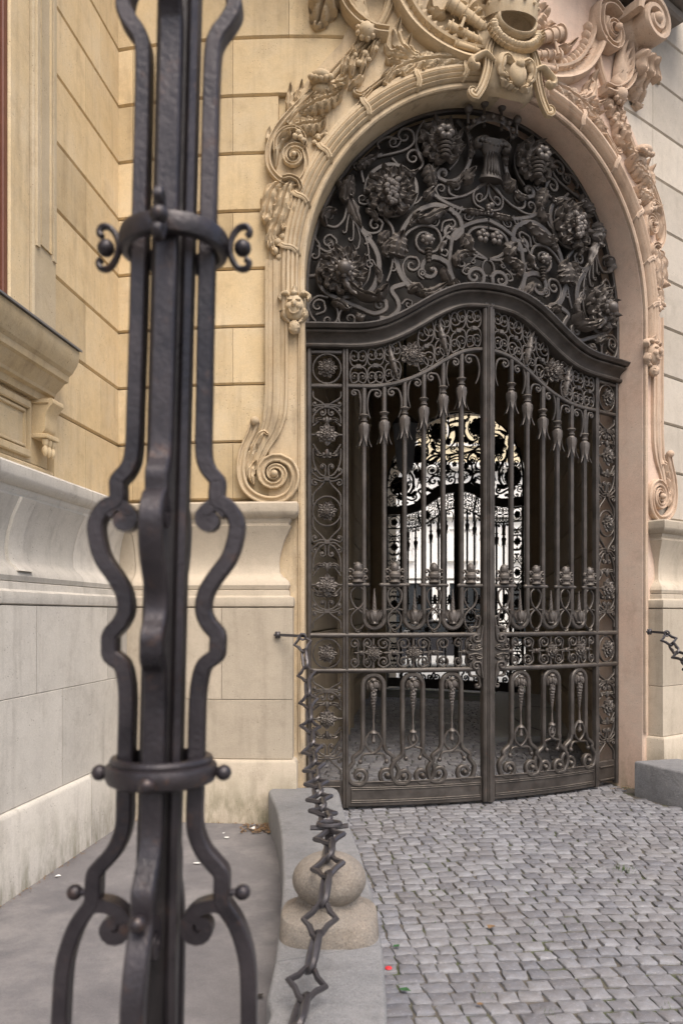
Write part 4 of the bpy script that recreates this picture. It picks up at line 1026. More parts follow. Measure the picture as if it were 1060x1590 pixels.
# rosettes of the fanlight
def big_ros(c, r, kind, seed):
    s_, z_ = sz(*T(c), FD + .05); mb = MB(); r_ = r / 2.038 * .0060
    rosette(mb, s_, z_, r_ * .94, .03, 9, r_ * .42, 0, 3, seed)
    rr = random.Random(seed)
    for i in range(9):
        a = 2 * math.pi * i / 9 + .2; q = r_ * 1.02; leaf(mb, [(s_ + q * .55 * math.cos(a), z_ + q * .55 * math.sin(a)), (s_ + q * .85 * math.cos(a + .1), z_ + q * .85 * math.sin(a + .1)), (s_ + q * 1.05 * math.cos(a + .35), z_ + q * 1.05 * math.sin(a + .35))], r_ * .17, .05, r_ * .3, lobes=2, curl=1.1, nu=8, nv=4)
    if kind == 'grape':
        for i in range(24):
            u = i / 24; row = int(u * 6); n_ = [5, 5, 4, 4, 3, 2, 1][row]; sph(mb, s_ + (rr.random() - .5) * r_ * .75 * (1 - u * .75), .03 + r_ * .62 - abs(u - .4) * .03, z_ + r_ * .35 - u * r_ * 1.05, r_ * .12, n=8, m=5)
    elif kind == 'cup':
        sph(mb, s_, .03 + r_ * .7, z_ - r_ * .1, r_ * .3, r_ * .3, r_ * .28, 12, 8)
        for i in range(8): a = i * .785; sph(mb, s_ + r_ * .3 * math.cos(a), .03 + r_ * .62, z_ - r_ * .1 + r_ * .28 * math.sin(a), r_ * .13, n=7, m=5)
        leaf(mb, [(s_, z_ - r_ * .3), (s_ + r_ * .15, z_ - r_ * .7), (s_ + r_ * .6, z_ - r_ * 1.15)], r_ * .16, .03 + r_ * .3, r_ * .2, lobes=3, nu=12, nv=5)
    else:
        for i in range(5): lathe(mb, s_ + r_ * .08, .03 + r_ * .45, [(r_ * (.34 - .035 * i), z_ - r_ * (.15 + .17 * i) - .01), (r_ * (.38 - .035 * i), z_ - r_ * (.15 + .17 * i)), (r_ * (.34 - .035 * i), z_ - r_ * (.15 + .17 * i) + .01)], 12)
        for i in range(6): a = i * 1.05; sph(mb, s_ + r_ * .25 * math.cos(a), .03 + r_ * .75, z_ + r_ * .1 + r_ * .2 * math.sin(a), r_ * .17, n=8, m=6)
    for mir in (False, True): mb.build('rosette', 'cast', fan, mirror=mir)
big_ros((297, 280), 66, 'grape', 1); big_ros((456, 122), 62, 'bell', 2); big_ros((148, 530), 64, 'cup', 3)
# centre pieces: twin flowers, vase capital, crown with balls, drop
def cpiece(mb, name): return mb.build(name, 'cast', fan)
for e in (-1, 1):
    mb = MB(); s_ = MID + e * .065; z_ = sz(*T((600, 430)), FD)[1]
    for i in range(5): a = i * 1.257 + .3; sph(mb, s_ + .036 * math.cos(a), .045, z_ + .036 * math.sin(a), .027, .025, .027, 9, 6)
    sph(mb, s_, .065, z_, .016, n=8, m=6); cpiece(mb, 'flower')
zc = sz(*T((605, 250)), FD)[1]
mb = MB(); vs = []
lathe(mb, MID, .06, [(.11, zc - .02), (.10, zc), (.075, zc + .05), (.06, zc + .12), (.062, zc + .18), (.09, zc + .24), (.12, zc + .27), (.13, zc + .30)], 16, .6)
for e in (-1, 1):
    P = curlpath([(MID, zc + .27), (MID + e * .07, zc + .31), (MID + e * .13, zc + .29)], (MID + e * .125, zc + .255), .9); sweep(mb, P, rnd_prof(.045, .06), .07, sc_=taper(len(P), 1, .5))
for i in range(7): leaf(mb, [(MID + .028 * (i - 3), zc + .0), (MID + .02 * (i - 3), zc + .08), (MID + .018 * (i - 3), zc + .2)], .013, .06 + .055 - .004 * (i - 3) ** 2, .02, lobes=0, nu=6, nv=4)
for i in range(7): sph(mb, MID + .035 * (i - 3), .11, zc + .275 + .01 * math.cos(i), .022, n=8, m=5)
mb.build('vase_capital', 'iron', fan)
mb = MB(); zk = zc + .40; vs = []
for i, (z, r, tt) in enumerate([(zk, .20, .0), (zk + .02, .215, 0), (zk + .05, .205, 0), (zk + .06, .2, 0)]):
    for j in range(21): a = math.pi * j / 20; vs.append((MID + r * math.cos(a), .02 + .14 * math.sin(a), z - .07 * (1 - math.sin(a)) + .02))
mb.add(vs, [(i * 21 + j, i * 21 + j + 1, (i + 1) * 21 + j + 1, (i + 1) * 21 + j) for i in range(3) for j in range(20)])
for j in range(8): a = math.pi * (j + .5) / 8; sph(mb, MID + .215 * math.cos(a), .03 + .15 * math.sin(a), zk + .04 - .07 * (1 - math.sin(a)) + .01, .02, n=8, m=6)
for (x, zz) in ((-.225, .08), (-.08, .16), (.08, .16), (.225, .08)):
    lathe(mb, MID + x, .10, [(.012, zk), (.012, zk + zz), (.025, zk + zz + .01)], 8); sph(mb, MID + x, .11, zk + zz + .035, .036, .036, .036, 12, 8)
    for i in range(6): a = i * 1.05; sph(mb, MID + x + .02 * math.cos(a), .12, zk + zz + .045 + .012 * math.sin(a), .014, n=6, m=5)
cpiece(mb, 'iron_crown')
mb = MB(); zd = sz(*T((604, 340)), FD)[1]
for i in range(6): sph(mb, MID + .02 * math.cos(i * 2.1), .04, zd + .03 - .016 * i, .026 - .003 * i, n=8, m=6)
cpiece(mb, 'drop_flower')

# --- leaves of the gate
ZR1, ZR2 = 1.433, 1.142; KT = .225
def P1(x, y=900, d=.02): return sz(x, y, d)[0]
sF0, sF1 = 0.006, P1(483.5); sA, sB = P1(531.5), P1(541); sC = MID - .052
bars_s = [P1(x) for x in (565.5, 597, 628.8, 658.8, 689, 717.6)]
ring_z = [sz(x, y, .03)[1] for x, y in ((565.5, 644), (597, 640), (628.8, 632.7), (658.8, 618), (689, 600), (717.6, 586.6))]
def vbar(mb, s, z0, z1, w_=.038, d0=-.02, h=.04): return sweep(mb, [(s, z0), (s, (z0 + z1) / 2), (s, z1)], flat(w_, h), d0)
def hbar(mb, s0, s1, z, w_=.03, d0=-.02, h=.04, prof=None):
    n = max(2, int(abs(s1 - s0) / .12)); return sweep(mb, [(s0 + (s1 - s0) * i / n, z) for i in range(n + 1)], prof or flat(w_, h), d0)
def rodprof(r): return [(r * math.cos(a), r * math.sin(a)) for a in np.linspace(0, 2 * math.pi, 11)[:-1]]
SB = (sF1 + sA) / 2
leafparts = []
for mir in (False, True):
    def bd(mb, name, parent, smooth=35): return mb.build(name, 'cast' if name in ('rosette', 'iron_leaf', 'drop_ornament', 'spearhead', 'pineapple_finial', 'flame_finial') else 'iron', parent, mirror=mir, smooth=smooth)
    # side panel (fixed) -------------------------------------------------
    mb = MB(); vbar(mb, (sF0 + sF1) / 2, .02, 3.86, sF1 - sF0 - .004, -.02, .05); vbar(mb, (sA + sB) / 2 - .012, .02, 3.86, .024, -.02, .045); hbar(mb, sF1, sA - .005, 3.48, .03); hbar(mb, sF1, sA - .005, 3.755, .03)
    sp = bd(mb, 'side_panel', gate)
    mb = MB(); hbar(mb, sF1, sA, (KT + .02) / 2 + .02, KT - .03, -.015, .02); hbar(mb, sF1 + .02, sA - .02, .19, .012, .006, .012); hbar(mb, sF1 + .02, sA - .02, .07, .012, .006, .012); bd(mb, 'kick_plate', sp)
    hw = (sA - sF1) / 2 - .006
    def pr_(mbx, pts, w_=.014, c=None, t=1.2, c0=None, knob=.012):
        P = curlpath(pts, c, t, c0, t, n=5); sweep(mbx, P, flat(w_, .022), -.008, sc_=taper(len(P), .6 if c0 else 1, .5 if c else 1))
        if c: sph(mbx, c[0], .01, c[1], knob, n=7, m=5)
    ros_z = [sz(508, y, .03)[1] for y in (571, 674, 793, 908, 1015, 1117)]
    zE = KT + .02
    for qi, z in enumerate(ros_z):
        mb = MB(); rosette(mb, SB, z, .085 if qi in (1, 3) else .078, .015, 8 if qi % 2 else 10, .035, 0, 3, qi); bd(mb, 'rosette', sp)
        if qi in (0, 2, 4):
            mb = MB(); r = hw * .96; sweep(mb, [(SB + r * math.cos(a), z + r * 1.05 * math.sin(a)) for a in np.linspace(0, 2 * math.pi, 25)[:-1]], flat(.014, .022), -.008, closed=True); bd(mb, 'ring', sp)
        else:
            mb = MB(); sweep(mb, [(sF1, z), (SB - .07, z)], flat(.016, .02), -.008); sweep(mb, [(SB + .07, z), (sA, z)], flat(.016, .02), -.008); bd(mb, 'stay', sp)
    # scroll cells between rosettes
    def cell(za, zb, flip):
        """scrolls between z=za (upper rosette centre) and zb"""
        mb = MB(); H = za - zb; f = (lambda t: za - H * t) if not flip else (lambda t: zb + H * t)
        for e in (-1, 1):
            g = lambda x: SB + e * hw * x
            pr_(mb, [(g(.15), f(.30)), (g(.62), f(.36)), (g(.95), f(.48))][::-1], c=(g(.30), f(.335)), t=.9) if False else None
            pr_(mb, [(g(.95), f(.18)), (g(.9), f(.36)), (g(.55), f(.50)), (g(.16), f(.54)), (g(.10), f(.44))], c=(g(.30), f(.42)), t=1.3)
            pr_(mb, [(g(.12), f(.56)), (g(.5), f(.57)), (g(.85), f(.52))], c=(g(.82), f(.47)), t=1.)
            pr_(mb, [(g(.1), f(.60)), (g(.4), f(.61)), (g(.9), f(.58))], c=(g(.82), f(.63)), t=1.)
            pr_(mb, [(g(.06), f(.58)), (g(.35), f(.66)), (g(.9), f(.78)), (g(.95), f(.92))])
            pr_(mb, [(g(.95), f(.12)), (g(.6), f(.22)), (g(.2), f(.30))], c=(g(.22), f(.26)), t=1.)
            leaf(mb, [(g(.2), f(.26)), (g(.6), f(.27)), (g(.85), f(.20))], .02, .0, .035, lobes=2, nu=8, nv=4)
        box(mb, SB - .022, SB + .022, -.01, .025, f(.58) - .018, f(.58) + .018, .004)
        lathe(mb, SB, .01, [(.012, f(.24) + .03), (.022, f(.24)), (.016, f(.24) - .02), (.004, f(.24) - .04)], 8)
        bd(mb, 'panel_scroll', sp)
    cell(3.46, ros_z[1] + .03, True); cell(ros_z[1], ros_z[2], False); cell(ros_z[3], ros_z[2], True) if False else cell(ros_z[2], ros_z[3], True)
    cell(ros_z[3] + .03, ZR1 + .02, False); cell(ZR2 - .02, ros_z[5] + .03, True); cell(ros_z[5], KT - .02, False)
    # gate leaf -----------------------------------------------------------
    mb = MB(); vbar(mb, (sA + sB) / 2 + .012, .02, 3.86, .024, -.02, .05)
    vbar(mb, MID - .055 / 2 - .002, .02, 4.24, .050, -.02, .07)
    RP = smoothtab(RT, sB - .02, MID - .05, 30); sweep(mb, RP, flat(.032, .045), -.02)
    gl = bd(mb, 'gate_leaf', gate)
    mb = MB(); vbar(mb, MID - .018, .02, 4.22, .012, .05, .012); bd(mb, 'stile_bead', gl)
    # kick plate
    mb = MB(); hbar(mb, sB - .01, MID - .05, KT / 2 + .012, KT - .024, -.015, .025); bd(mb, 'kick_plate', gl)
    mb = MB(); n_ = 14; Pk = [(sB + .02 + (MID - .07 - sB - .02) * i / n_) for i in range(n_ + 1)]
    for z in (.18, .165, .075, .06): sweep(mb, [(s, z) for s in Pk], rnd_prof(.009, .010), .01)
    for s in (sB + .022, MID - .072): sweep(mb, [(s, .06), (s, .18)], rnd_prof(.009, .010), .01)
    sweep(mb, [(s, KT) for s in Pk], flat(.012, .012), .01)
    for i in range(7):
        for z in (.188, .052): sph(mb, Pk[1 + 2 * i], .013, z, .006, n=6, m=4)
    bd(mb, 'panel_moulding', gl)
    # lock rails
    for z in (ZR1, ZR2):
        mb = MB(); hbar(mb, sF1 - .01, MID - .06, z, prof=rodprof(.021), d0=.012); bd(mb, 'rail', gl, 60)
    # vertical spear bars
    def railz(s): return float(np.interp(s, [p[0] for p in RP], [p[1] for p in RP]))
    for k_ in range(6):
        s = bars_s[k_]; zt = railz(s); zr = ring_z[k_]
        mb = MB(); vbar(mb, s, 1.53 if False else 1.56, zt - .0, .036); bd(mb, 'bar', gl)
        mb = MB(); zr2 = zr
        lathe(mb, s, 0, [(.027, zr + .012), (.036, zr + .008), (.042, zr), (.036, zr - .008), (.024, zr - .02), (.022, zr - .035), (.032, zr - .04), (.032, zr - .048), (.022, zr - .053), (.026, zr - .06), (.040, zr - .075), (.044, zr - .10), (.040, zr - .125), (.034, zr - .14)], 12)
        for j in range(6):
            a = j * math.pi / 3 + .26; ca, sa = math.cos(a), math.sin(a); vs = []
            for z, r, wv in ((zr - .075, .040, .018), (zr - .11, .045, .022), (zr - .15, .036, .020), (zr - .19, .036, .013), (zr - .225, .046, .007), (zr - .26, .060, .001)):
                for e in (-1, 0, 1): rr_ = r + (.005 if e == 0 else 0); vs.append((s + rr_ * ca - sa * wv * e, rr_ * sa + ca * wv * e, z))
            mb.add(vs, [(i * 3 + q, i * 3 + q + 1, (i + 1) * 3 + q + 1, (i + 1) * 3 + q) for i in range(5) for q in range(2)])
        for j in range(4): a = j * math.pi / 2 + .78; sph(mb, s + .036 * math.cos(a), .036 * math.sin(a), zr - .085, .012, n=6, m=5)
        bd(mb, 'spearhead', gl)
    # C scrolls under the curved rail, one on each side of each bar
    ss = [sB] + bars_s + [MID - .05]
    for k_ in range(7):
        a, b_ = ss[k_] + .018, ss[k_ + 1] - .018
        zt = min(railz(a), railz(b_)) - .025; g = b_ - a; mb = MB(); up = k_ < 7
        lft = (k_ % 2 == 0)
        x0, x1 = (a, b_) if lft else (b_, a); e = 1 if lft else -1; zt2 = (railz(x0) + railz((x0 + x1) / 2)) / 2 - .03
        r = g * .27; c = (x0 + e * r * 1.15, zt2 - r * 1.05)
        pts = [(x1 - e * g * .25, zt2 - .24), (x1 - e * .012, zt2 - .17), (x1 - e * .012, zt2 - .08), (x1 - e * g * .28, zt2 - .012), (c[0] + e * .0, c[1] + r)]
        P = curlpath(pts, c, 1.4, n=6); sweep(mb, P, flat(.016, .024), -.01, sc_=taper(len(P), .5, .45)); sph(mb, c[0], .01, c[1], .012, n=8, m=5); bd(mb, 'scroll', gl)
    # tracery band between curved rail and cornice
    def zc_(s): return ctr_z(s - MID, CT) - .12
    cells = np.linspace(sB + .01, MID - .06, 9)
    for k_ in range(8):
        a, b_ = cells[k_], cells[k_ + 1]; m_ = (a + b_) / 2; g = b_ - a
        lo = lambda s: railz(s) + .02; hi = lambda s: zc_(s)
        if k_ == 3:
            r = (hi(m_) - lo(m_)) / 2 * .95; mb = MB(); rosette(mb, m_ + .02, (lo(m_) + hi(m_)) / 2, min(.1, r), .02, 10, .04, 0, 3, 5); bd(mb, 'rosette', gl); continue
        for e, fl_ in ((1, False), (-1, False), (1, True), (-1, True)):
            mb = MB(); mm = (lo(m_) + hi(m_)) / 2; H = (hi(m_) - lo(m_)) / 2
            q = -1 if fl_ else 1; tilt = (railz(b_) - railz(a)) / g
            f = lambda x, y: (m_ + e * g * .5 * x, mm + q * H * y + tilt * e * g * .5 * x)
            r_ = .42; c = f(.48, .58)
            P = curlpath([f(-.35, -.1), f(.1, .0), f(.75, .1), f(.98, .5), f(.75, .93), f(.4, .95)], c, 1.2, n=5); sweep(mb, P, flat(.013, .02), -.006, sc_=taper(len(P), .7, .5)); sph(mb, c[0], .008, c[1], .012, n=7, m=5)
            bd(mb, 'tracery_scroll', gl)
        if k_ in (2, 5): mb = MB(); leaf(mb, [f(-.5, .9), f(0, 0), f(.5, -.9)], .03, .0, .05, lobes=4, nu=12, nv=5); sph(mb, m_, .03, mm, .025, n=8, m=6); bd(mb, 'iron_leaf', gl)
        mb = MB(); box(mb, m_ - .018, m_ + .018, -.01, .024, mm - .018, mm + .018, .004); bd(mb, 'clamp', gl)
    # U bends below the cross bars, flames inside
    zx = sz(550, 908, .03)[1]
    for k_ in (0, 2, 4):
        a, b_ = bars_s[k_], bars_s[k_ + 1]; c = (a + b_) / 2; r = (b_ - a) / 2; zc2 = 1.485 + r + .005
        mb = MB(); P = [(a, 1.58 + .03)] + [(c - r * math.cos(t), zc2 - r * math.sin(t)) for t in np.linspace(0, math.pi, 13)] + [(b_, 1.61)]; sweep(mb, P, flat(.036, .04), -.02); bd(mb, 'u_bend', gl)
        mb = MB(); z0 = zc2 - r + .03
        lathe(mb, c, .01, [(.018, z0), (.035, z0 + .01), (.028, z0 + .025), (.04, z0 + .05), (.045, z0 + .08), (.035, z0 + .11), (.02, z0 + .12)], 12)
        for j in range(6): a2 = j * 1.047; leaf(mb, [(c + .03 * math.cos(a2), z0 + .02), (c + .05 * math.cos(a2), z0 + .08), (c + .06 * math.cos(a2), z0 + .125)], .016, .01 + .035 * math.sin(a2), .015, lobes=0, nu=6, nv=4, curl=1)
        lathe(mb, c, .01, [(.018 * (1 - i / 22) + .002, z0 + .12 + i * .009) for i in range(21)], 5, 1., .38)
        bd(mb, 'flame_finial', gl)
    xs = [(sB, bars_s[0] + .025), (bars_s[1] - .025, bars_s[2] + .025), (bars_s[3] - .025, bars_s[4] + .025), (bars_s[5] - .025, MID - .055)]
    for a, b_ in xs:
        mb = MB(); hbar(mb, a, b_, zx, prof=rodprof(.017), d0=.008); sph(mb, a, .008, zx, .022, .022, .017, 8, 6); sph(mb, b_, .008, zx, .022, .022, .017, 8, 6); bd(mb, 'cross_bar', gl, 60)
        c = (a + b_) / 2; mb = MB(); z0 = zx + .015
        lathe(mb, c, .01, [(.03, z0), (.05, z0 + .01), (.035, z0 + .025), (.03, z0 + .035), (.048, z0 + .05), (.05, z0 + .075), (.036, z0 + .095), (.026, z0 + .10), (.034, z0 + .11), (.037, z0 + .13), (.03, z0 + .155), (.015, z0 + .17), (.002, z0 + .175)], 12)
        for e in (-1, 1):
            for zz in (.02, .08): P = curlpath([(c + e * .03, z0 + zz), (c + e * .05, z0 + zz + .03), (c + e * .065, z0 + zz + .035)], (c + e * .063, z0 + zz + .018), .8); sweep(mb, P, rnd_prof(.018, .02), .01, sc_=taper(len(P), 1, .5))
        for i in range(10): a2 = i * 2.4; sph(mb, c + .032 * math.cos(a2), .01 + .032 * abs(math.sin(a2)), z0 + .06 + .011 * i, .009, n=5, m=4)
        bd(mb, 'pineapple_finial', gl)
        mb = MB(); hgt = zx - .02 - (ZR1 + .02); 
        x_ = .055
        for e in (-1, 1):
            f = lambda u, v: (c + e * x_ * u, zx - .02 - hgt * v)
            P = cat([f(.4, .0), f(1, .1), f(1, .26), f(.45, .42), f(-.4, .52), f(-1, .64), f(-.9, .82), f(-.3, .93), f(0, .95)], 5); sweep(mb, P, flat(.014, .02), -.004 + .004 * e)
        f = lambda u, v: (c + x_ * u, zx - .02 - hgt * v)
        for e in (-1, 1): sweep(mb, [f(e * 1.35, .50), f(e * .5, .47)], flat(.012, .016), 0)
        leaf(mb, [f(-.5, .9), f(0, .97), f(.5, .9)], .018, .0, .03, lobes=2, nu=8, nv=4)
        bd(mb, 'ribbon_loop', gl)
    # band between the lock rails
    zb_ = (ZR1 + ZR2) / 2; hb = (ZR1 - ZR2) / 2 - .022; cs = [P1(580), P1(642.5)]
    for c in cs: mb = MB(); rosette(mb, c, zb_, .066, .01, 8, .035, 0, 3, 9); lathe(mb, c, .0, [(.01, zb_ - hb), (.01, zb_ + hb)], 6); bd(mb, 'rosette', gl)
    ends = [sB, cs[0], cs[1], P1(703), MID - .12]
    for a, b_ in zip(ends[:-1], ends[1:]):
        m_ = (a + b_) / 2; g = (b_ - a) / 2
        for e in (-1, 1):
            for q in (-1, 1):
                f = lambda x, y: (m_ + e * g * x, zb_ + q * hb * y); mb = MB()
                P = curlpath([f(0, .08), f(.25, .15), f(.2, .7), f(.5, .97), f(.75, .8)], f(.5, .6), 1.2, n=5); sweep(mb, P, flat(.014, .022), -.006, sc_=taper(len(P), .8, .5)); c = f(.5, .6); sph(mb, c[0], .01, c[1], .013, n=7, m=5); bd(mb, 'band_scroll', gl)
        mb = MB(); sph(mb, m_, .01, zb_, .02, n=8, m=6)
        sweep(mb, [(m_ - g * .5, zb_), (m_ + g * .5, zb_)], flat(.014, .016), 0); bd(mb, 'clamp', gl)
    # lock escutcheon
    mb = MB(); x1 = MID - .05; vs = [(x1, zb_ + .23), (x1 - .05, zb_ + .19), (x1 - .06, zb_ + .16), (x1 - .12, zb_ + .145), (x1 - .13, zb_ + .10), (x1 - .10, zb_ + .07), (x1 - .16, zb_), (x1 - .10, zb_ - .07), (x1 - .13, zb_ - .10), (x1 - .12, zb_ - .145), (x1 - .06, zb_ - .16), (x1 - .05, zb_ - .19), (x1, zb_ - .23)]
    V = [(a, .03, z) for a, z in vs] + [(a, -.01, z) for a, z in vs]; n_ = len(vs); mb.add(V, [tuple(range(n_))] + [(i, (i + 1) % n_, n_ + (i + 1) % n_, n_ + i) for i in range(n_)])
    for q in (-1, 1):
        P = curlpath([(x1 - .01, zb_ + q * .22), (x1 - .03, zb_ + q * .1), (x1 - .08, zb_ + q * .085)], (x1 - .07, zb_ + q * .12), 1.); sweep(mb, P, rnd_prof(.022, .02), .03)
        P = curlpath([(x1 - .02, zb_ + q * .03), (x1 - .07, zb_ + q * .015), (x1 - .13, zb_ + q * .02)], (x1 - .12, zb_ + q * .045), 1.); sweep(mb, P, rnd_prof(.018, .02), .03)
        leaf(mb, [(x1 - .01, zb_ + q * .04), (x1 - .05, zb_ + q * .05), (x1 - .08, zb_ + q * .03)], .02, .03, .025, lobes=3, nu=8, nv=4)
        P = curlpath([(x1 - .13, zb_ + q * .10), (x1 - .11, zb_ + q * .2), (x1 - .04, zb_ + q * .21), (x1 - .02, zb_ + q * .28)], (x1 - .045, zb_ + q * .285), .8); sweep(mb, P, flat(.02, .03), -.01)
    bd(mb, 'lock_plate', gl)
    # lower arches
    z1 = ZR2 - .024; zleg = sz(580, 1158, .02)[1]
    acx = [P1(580), P1(641.5), P1(702)]; hw_ = .087
    for k_, c in enumerate(acx):
        mb = MB(); r = hw_; wide = k_ in (0, 2); x2 = .13 if wide else .0
        P = [(c - r, zleg)] + [(c - r * math.cos(t), z1 - r - .012 + r * math.sin(t)) for t in np.linspace(0, math.pi, 13)] + [(c + r, zleg)]; sweep(mb, P, flat(.036, .04), -.02); bd(mb, 'arch_bar', gl)
        for e in (-1, 1):
            mb = MB()
            if wide: pts = [(c + e * r, zleg + .01), (c + e * (r + .02), zleg - .05), (c + e * (r + .08), zleg - .10), (c + e * (r + .08), zleg - .14), (c + e * (r + .125), zleg - .21), (c + e * (r + .10), zleg - .30), (c + e * (r + .03), zleg - .325)]; cc = (c + e * (r + .03), zleg - .25)
            else: pts = [(c + e * r, zleg + .01), (c + e * (r + .005), zleg - .08), (c + e * (r + .07), zleg - .14), (c + e * (r + .10), zleg - .22), (c + e * (r + .06), zleg - .31), (c + e * (r - .02), zleg - .325)]; cc = (c + e * (r - .005), zleg - .26)
            P = curlpath(pts, cc, 1.35, n=6); sweep(mb, P, flat(.032, .04), -.02 - .004 * e, sc_=taper(len(P), 1, .35)); sph(mb, cc[0], .015, cc[1], .022, .03, None, 8, 6); bd(mb, 'foot_scroll', gl)
        mb = MB(); zt = z1 - .055
        sph(mb, c, .01, zt, .028, .03, .02, 10, 6); 
        for i in range(5): a2 = i * 1.256; sph(mb, c + .026 * math.cos(a2), .015 + .015 * math.sin(a2), zt - .04 + .006 * math.sin(a2 * 2), .02, .02, .028, 7, 5)
        for e in (-1, 1): leaf(mb, [(c + e * .01, zt), (c + e * .045, zt - .03), (c + e * .05, zt - .085)], .016, .0, .03, lobes=2, nu=8, nv=4)
        lathe(mb, c, .01, [(.02, zt - .05), (.024, zt - .075), (.024, zt - .1)] + [((.024 * (1 - i / 20) + .002) * (1 + .25 * (i % 2)), zt - .11 - i * .012) for i in range(19)], 5, 1., .45)
        for i in range(12): a2 = i * 2.0; q = .026 * (1 - i / 16); sph(mb, c + q * math.cos(a2), .012 + q * abs(math.sin(a2)), zt - .05 - i * .011, .011, n=6, m=4)
        zs = sz(c, 1140, 0)[1] if False else zleg + .105
        lathe(mb, c, .01, [(.003, zs + .13), (.006, zs + .09), (.012, zs + .02), (.03, zs + .004), (.033, zs - .004), (.014, zs - .012), (.012, zs - .05), (.02, zs - .065), (.02, zs - .075), (.008, zs - .09)], 10)
        bd(mb, 'drop_ornament', gl)
        mb = MB()
        for e in (-1, 1):
            P = cat([(c + e * .03, zs - .0), (c + e * .065, zs - .06), (c + e * .055, zs - .12), (c, zs - .17), (c - e * .08, zs - .18), (c - e * .11, zs - .24)] if wide else [(c + e * .012, zs - .01), (c + e * .035, zs - .05), (c + e * .02, zs - .1), (c - e * .03, zs - .13), (c - e * .08, zs - .15), (c - e * .06, zs - .22)], 5); sweep(mb, P, flat(.018, .022), -.004 + .004 * e)
            sph(mb, P[-1][0], .01, P[-1][1], .02, n=8, m=6)
        bd(mb, 'ribbon_loop', gl)
# centre cover bar
mb = MB(); vbar(mb, MID, .018, 4.2, .026, .052, .022); mb.build('centre_bar', 'iron', gate)

# ================================================================ PASSAGE
ps = thing('passage', (2.2, 12, 0), 'dark vaulted stone carriage passage behind the front gate', 'passage')
def q3(name, pts, m, parent, sub=1):
    mb = MB(); mb.add(pts, [tuple(range(len(pts)))]); return mb.build(name, m, parent, ident, smooth=0)
FG = np.array((2.33, 16.9)); FA = R_(-30)           # far gate mid point and yaw
fdir = np.array((math.cos(FA), math.sin(FA)))
Lf, Rf_ = FG - fdir * 1.95, FG + fdir * 1.95
nL, nR = arc(-.05, -.25, 0)[:2], arc(SE + .05, -.25, 0)[:2]
def wall_course(a, b, name, n_in, flip=1):
    """inner wall of coursed blocks from a to b, standing thickness outwards"""
    a, b = np.array(a), np.array(b); L = np.linalg.norm(b - a); t = (b - a) / L; nn = np.array((-t[1], t[0])) * n_in
    z = 0; i = 0; hs = [.5] + [.46] * 14; root = None
    for h in hs:
        cuts = np.arange(0 if i % 2 else -.6, L, 1.3)
        for c in cuts:
            x0, x1 = max(0, c) + .004, min(L, c + 1.3) - .004
            if x1 - x0 < .1: continue
            th = .08 if i == 0 else 0.
            mb = MB(); p = lambda x, o: a + t * x + nn * o
            vs = []
            for zz, o in ((z + .0, -.2), (z + .008, th - .012), (z + .02, th), (z + h - .02, th), (z + h - .008, th - .012), (z + h, -.2)):
                for x in (x0, x1): q = p(x, o); vs.append((q[0], q[1], zz))
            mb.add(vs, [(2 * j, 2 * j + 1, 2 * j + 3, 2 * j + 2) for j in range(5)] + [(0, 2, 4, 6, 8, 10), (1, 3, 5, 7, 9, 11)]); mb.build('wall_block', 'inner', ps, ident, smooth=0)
        z += h; i += 1
wall_course(nL + np.array((-.1, 0)), Lf, 'l', -1)
wall_course(nR + np.array((.12, 0)), Rf_, 'r', 1)
mb = MB()
for nm, pts in (('l', [(nL[0] - .3, nL[1] - .1), (Lf[0] - .25, Lf[1] + .3)]), ('r', [(nR[0] + .35, nR[1]), (Rf_[0] + .3, Rf_[1])])):
    (x0, y0), (x1, y1) = pts; mb.add([(x0, y0, -.1), (x1, y1, -.1), (x1, y1, 7.3), (x0, y0, 7.3)], [(0, 1, 2, 3)])
mb.build('wall_core', 'inner', ps, ident, smooth=0)
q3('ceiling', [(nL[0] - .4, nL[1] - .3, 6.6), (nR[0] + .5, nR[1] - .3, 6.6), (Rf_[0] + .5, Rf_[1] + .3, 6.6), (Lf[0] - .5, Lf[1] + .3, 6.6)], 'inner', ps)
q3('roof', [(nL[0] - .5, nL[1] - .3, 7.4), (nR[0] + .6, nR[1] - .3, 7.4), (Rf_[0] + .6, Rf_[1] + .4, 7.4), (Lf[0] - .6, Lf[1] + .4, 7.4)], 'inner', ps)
# pilaster mouldings on the left passage wall and lantern
for u in (.36, .42, .78):
    p = nL + (Lf - nL) * u; mb = MB(); lathe(mb, p[0] + .0, p[1], [(.11, 0), (.11, 5.2), (.16, 5.25), (.16, 5.4)], 10); mb.build('pilaster', 'inner', ps, ident)
ln = thing('hanging_lantern', (.93, 11.8, 4.0), 'dark hanging lantern under the passage vault behind the left gate leaf', 'lantern')
mb = MB(); lathe(mb, .93, 11.8, [(.02, 6.55), (.02, 4.55), (.12, 4.5), (.2, 4.4)], 8); mb.build('rod', 'iron', ln, ident)
mb = MB(); lathe(mb, .93, 11.8, [(.20, 4.39), (.13, 3.75), (.04, 3.66)], 6); mb.build('glass_body', 'frost', ln, ident, smooth=0)
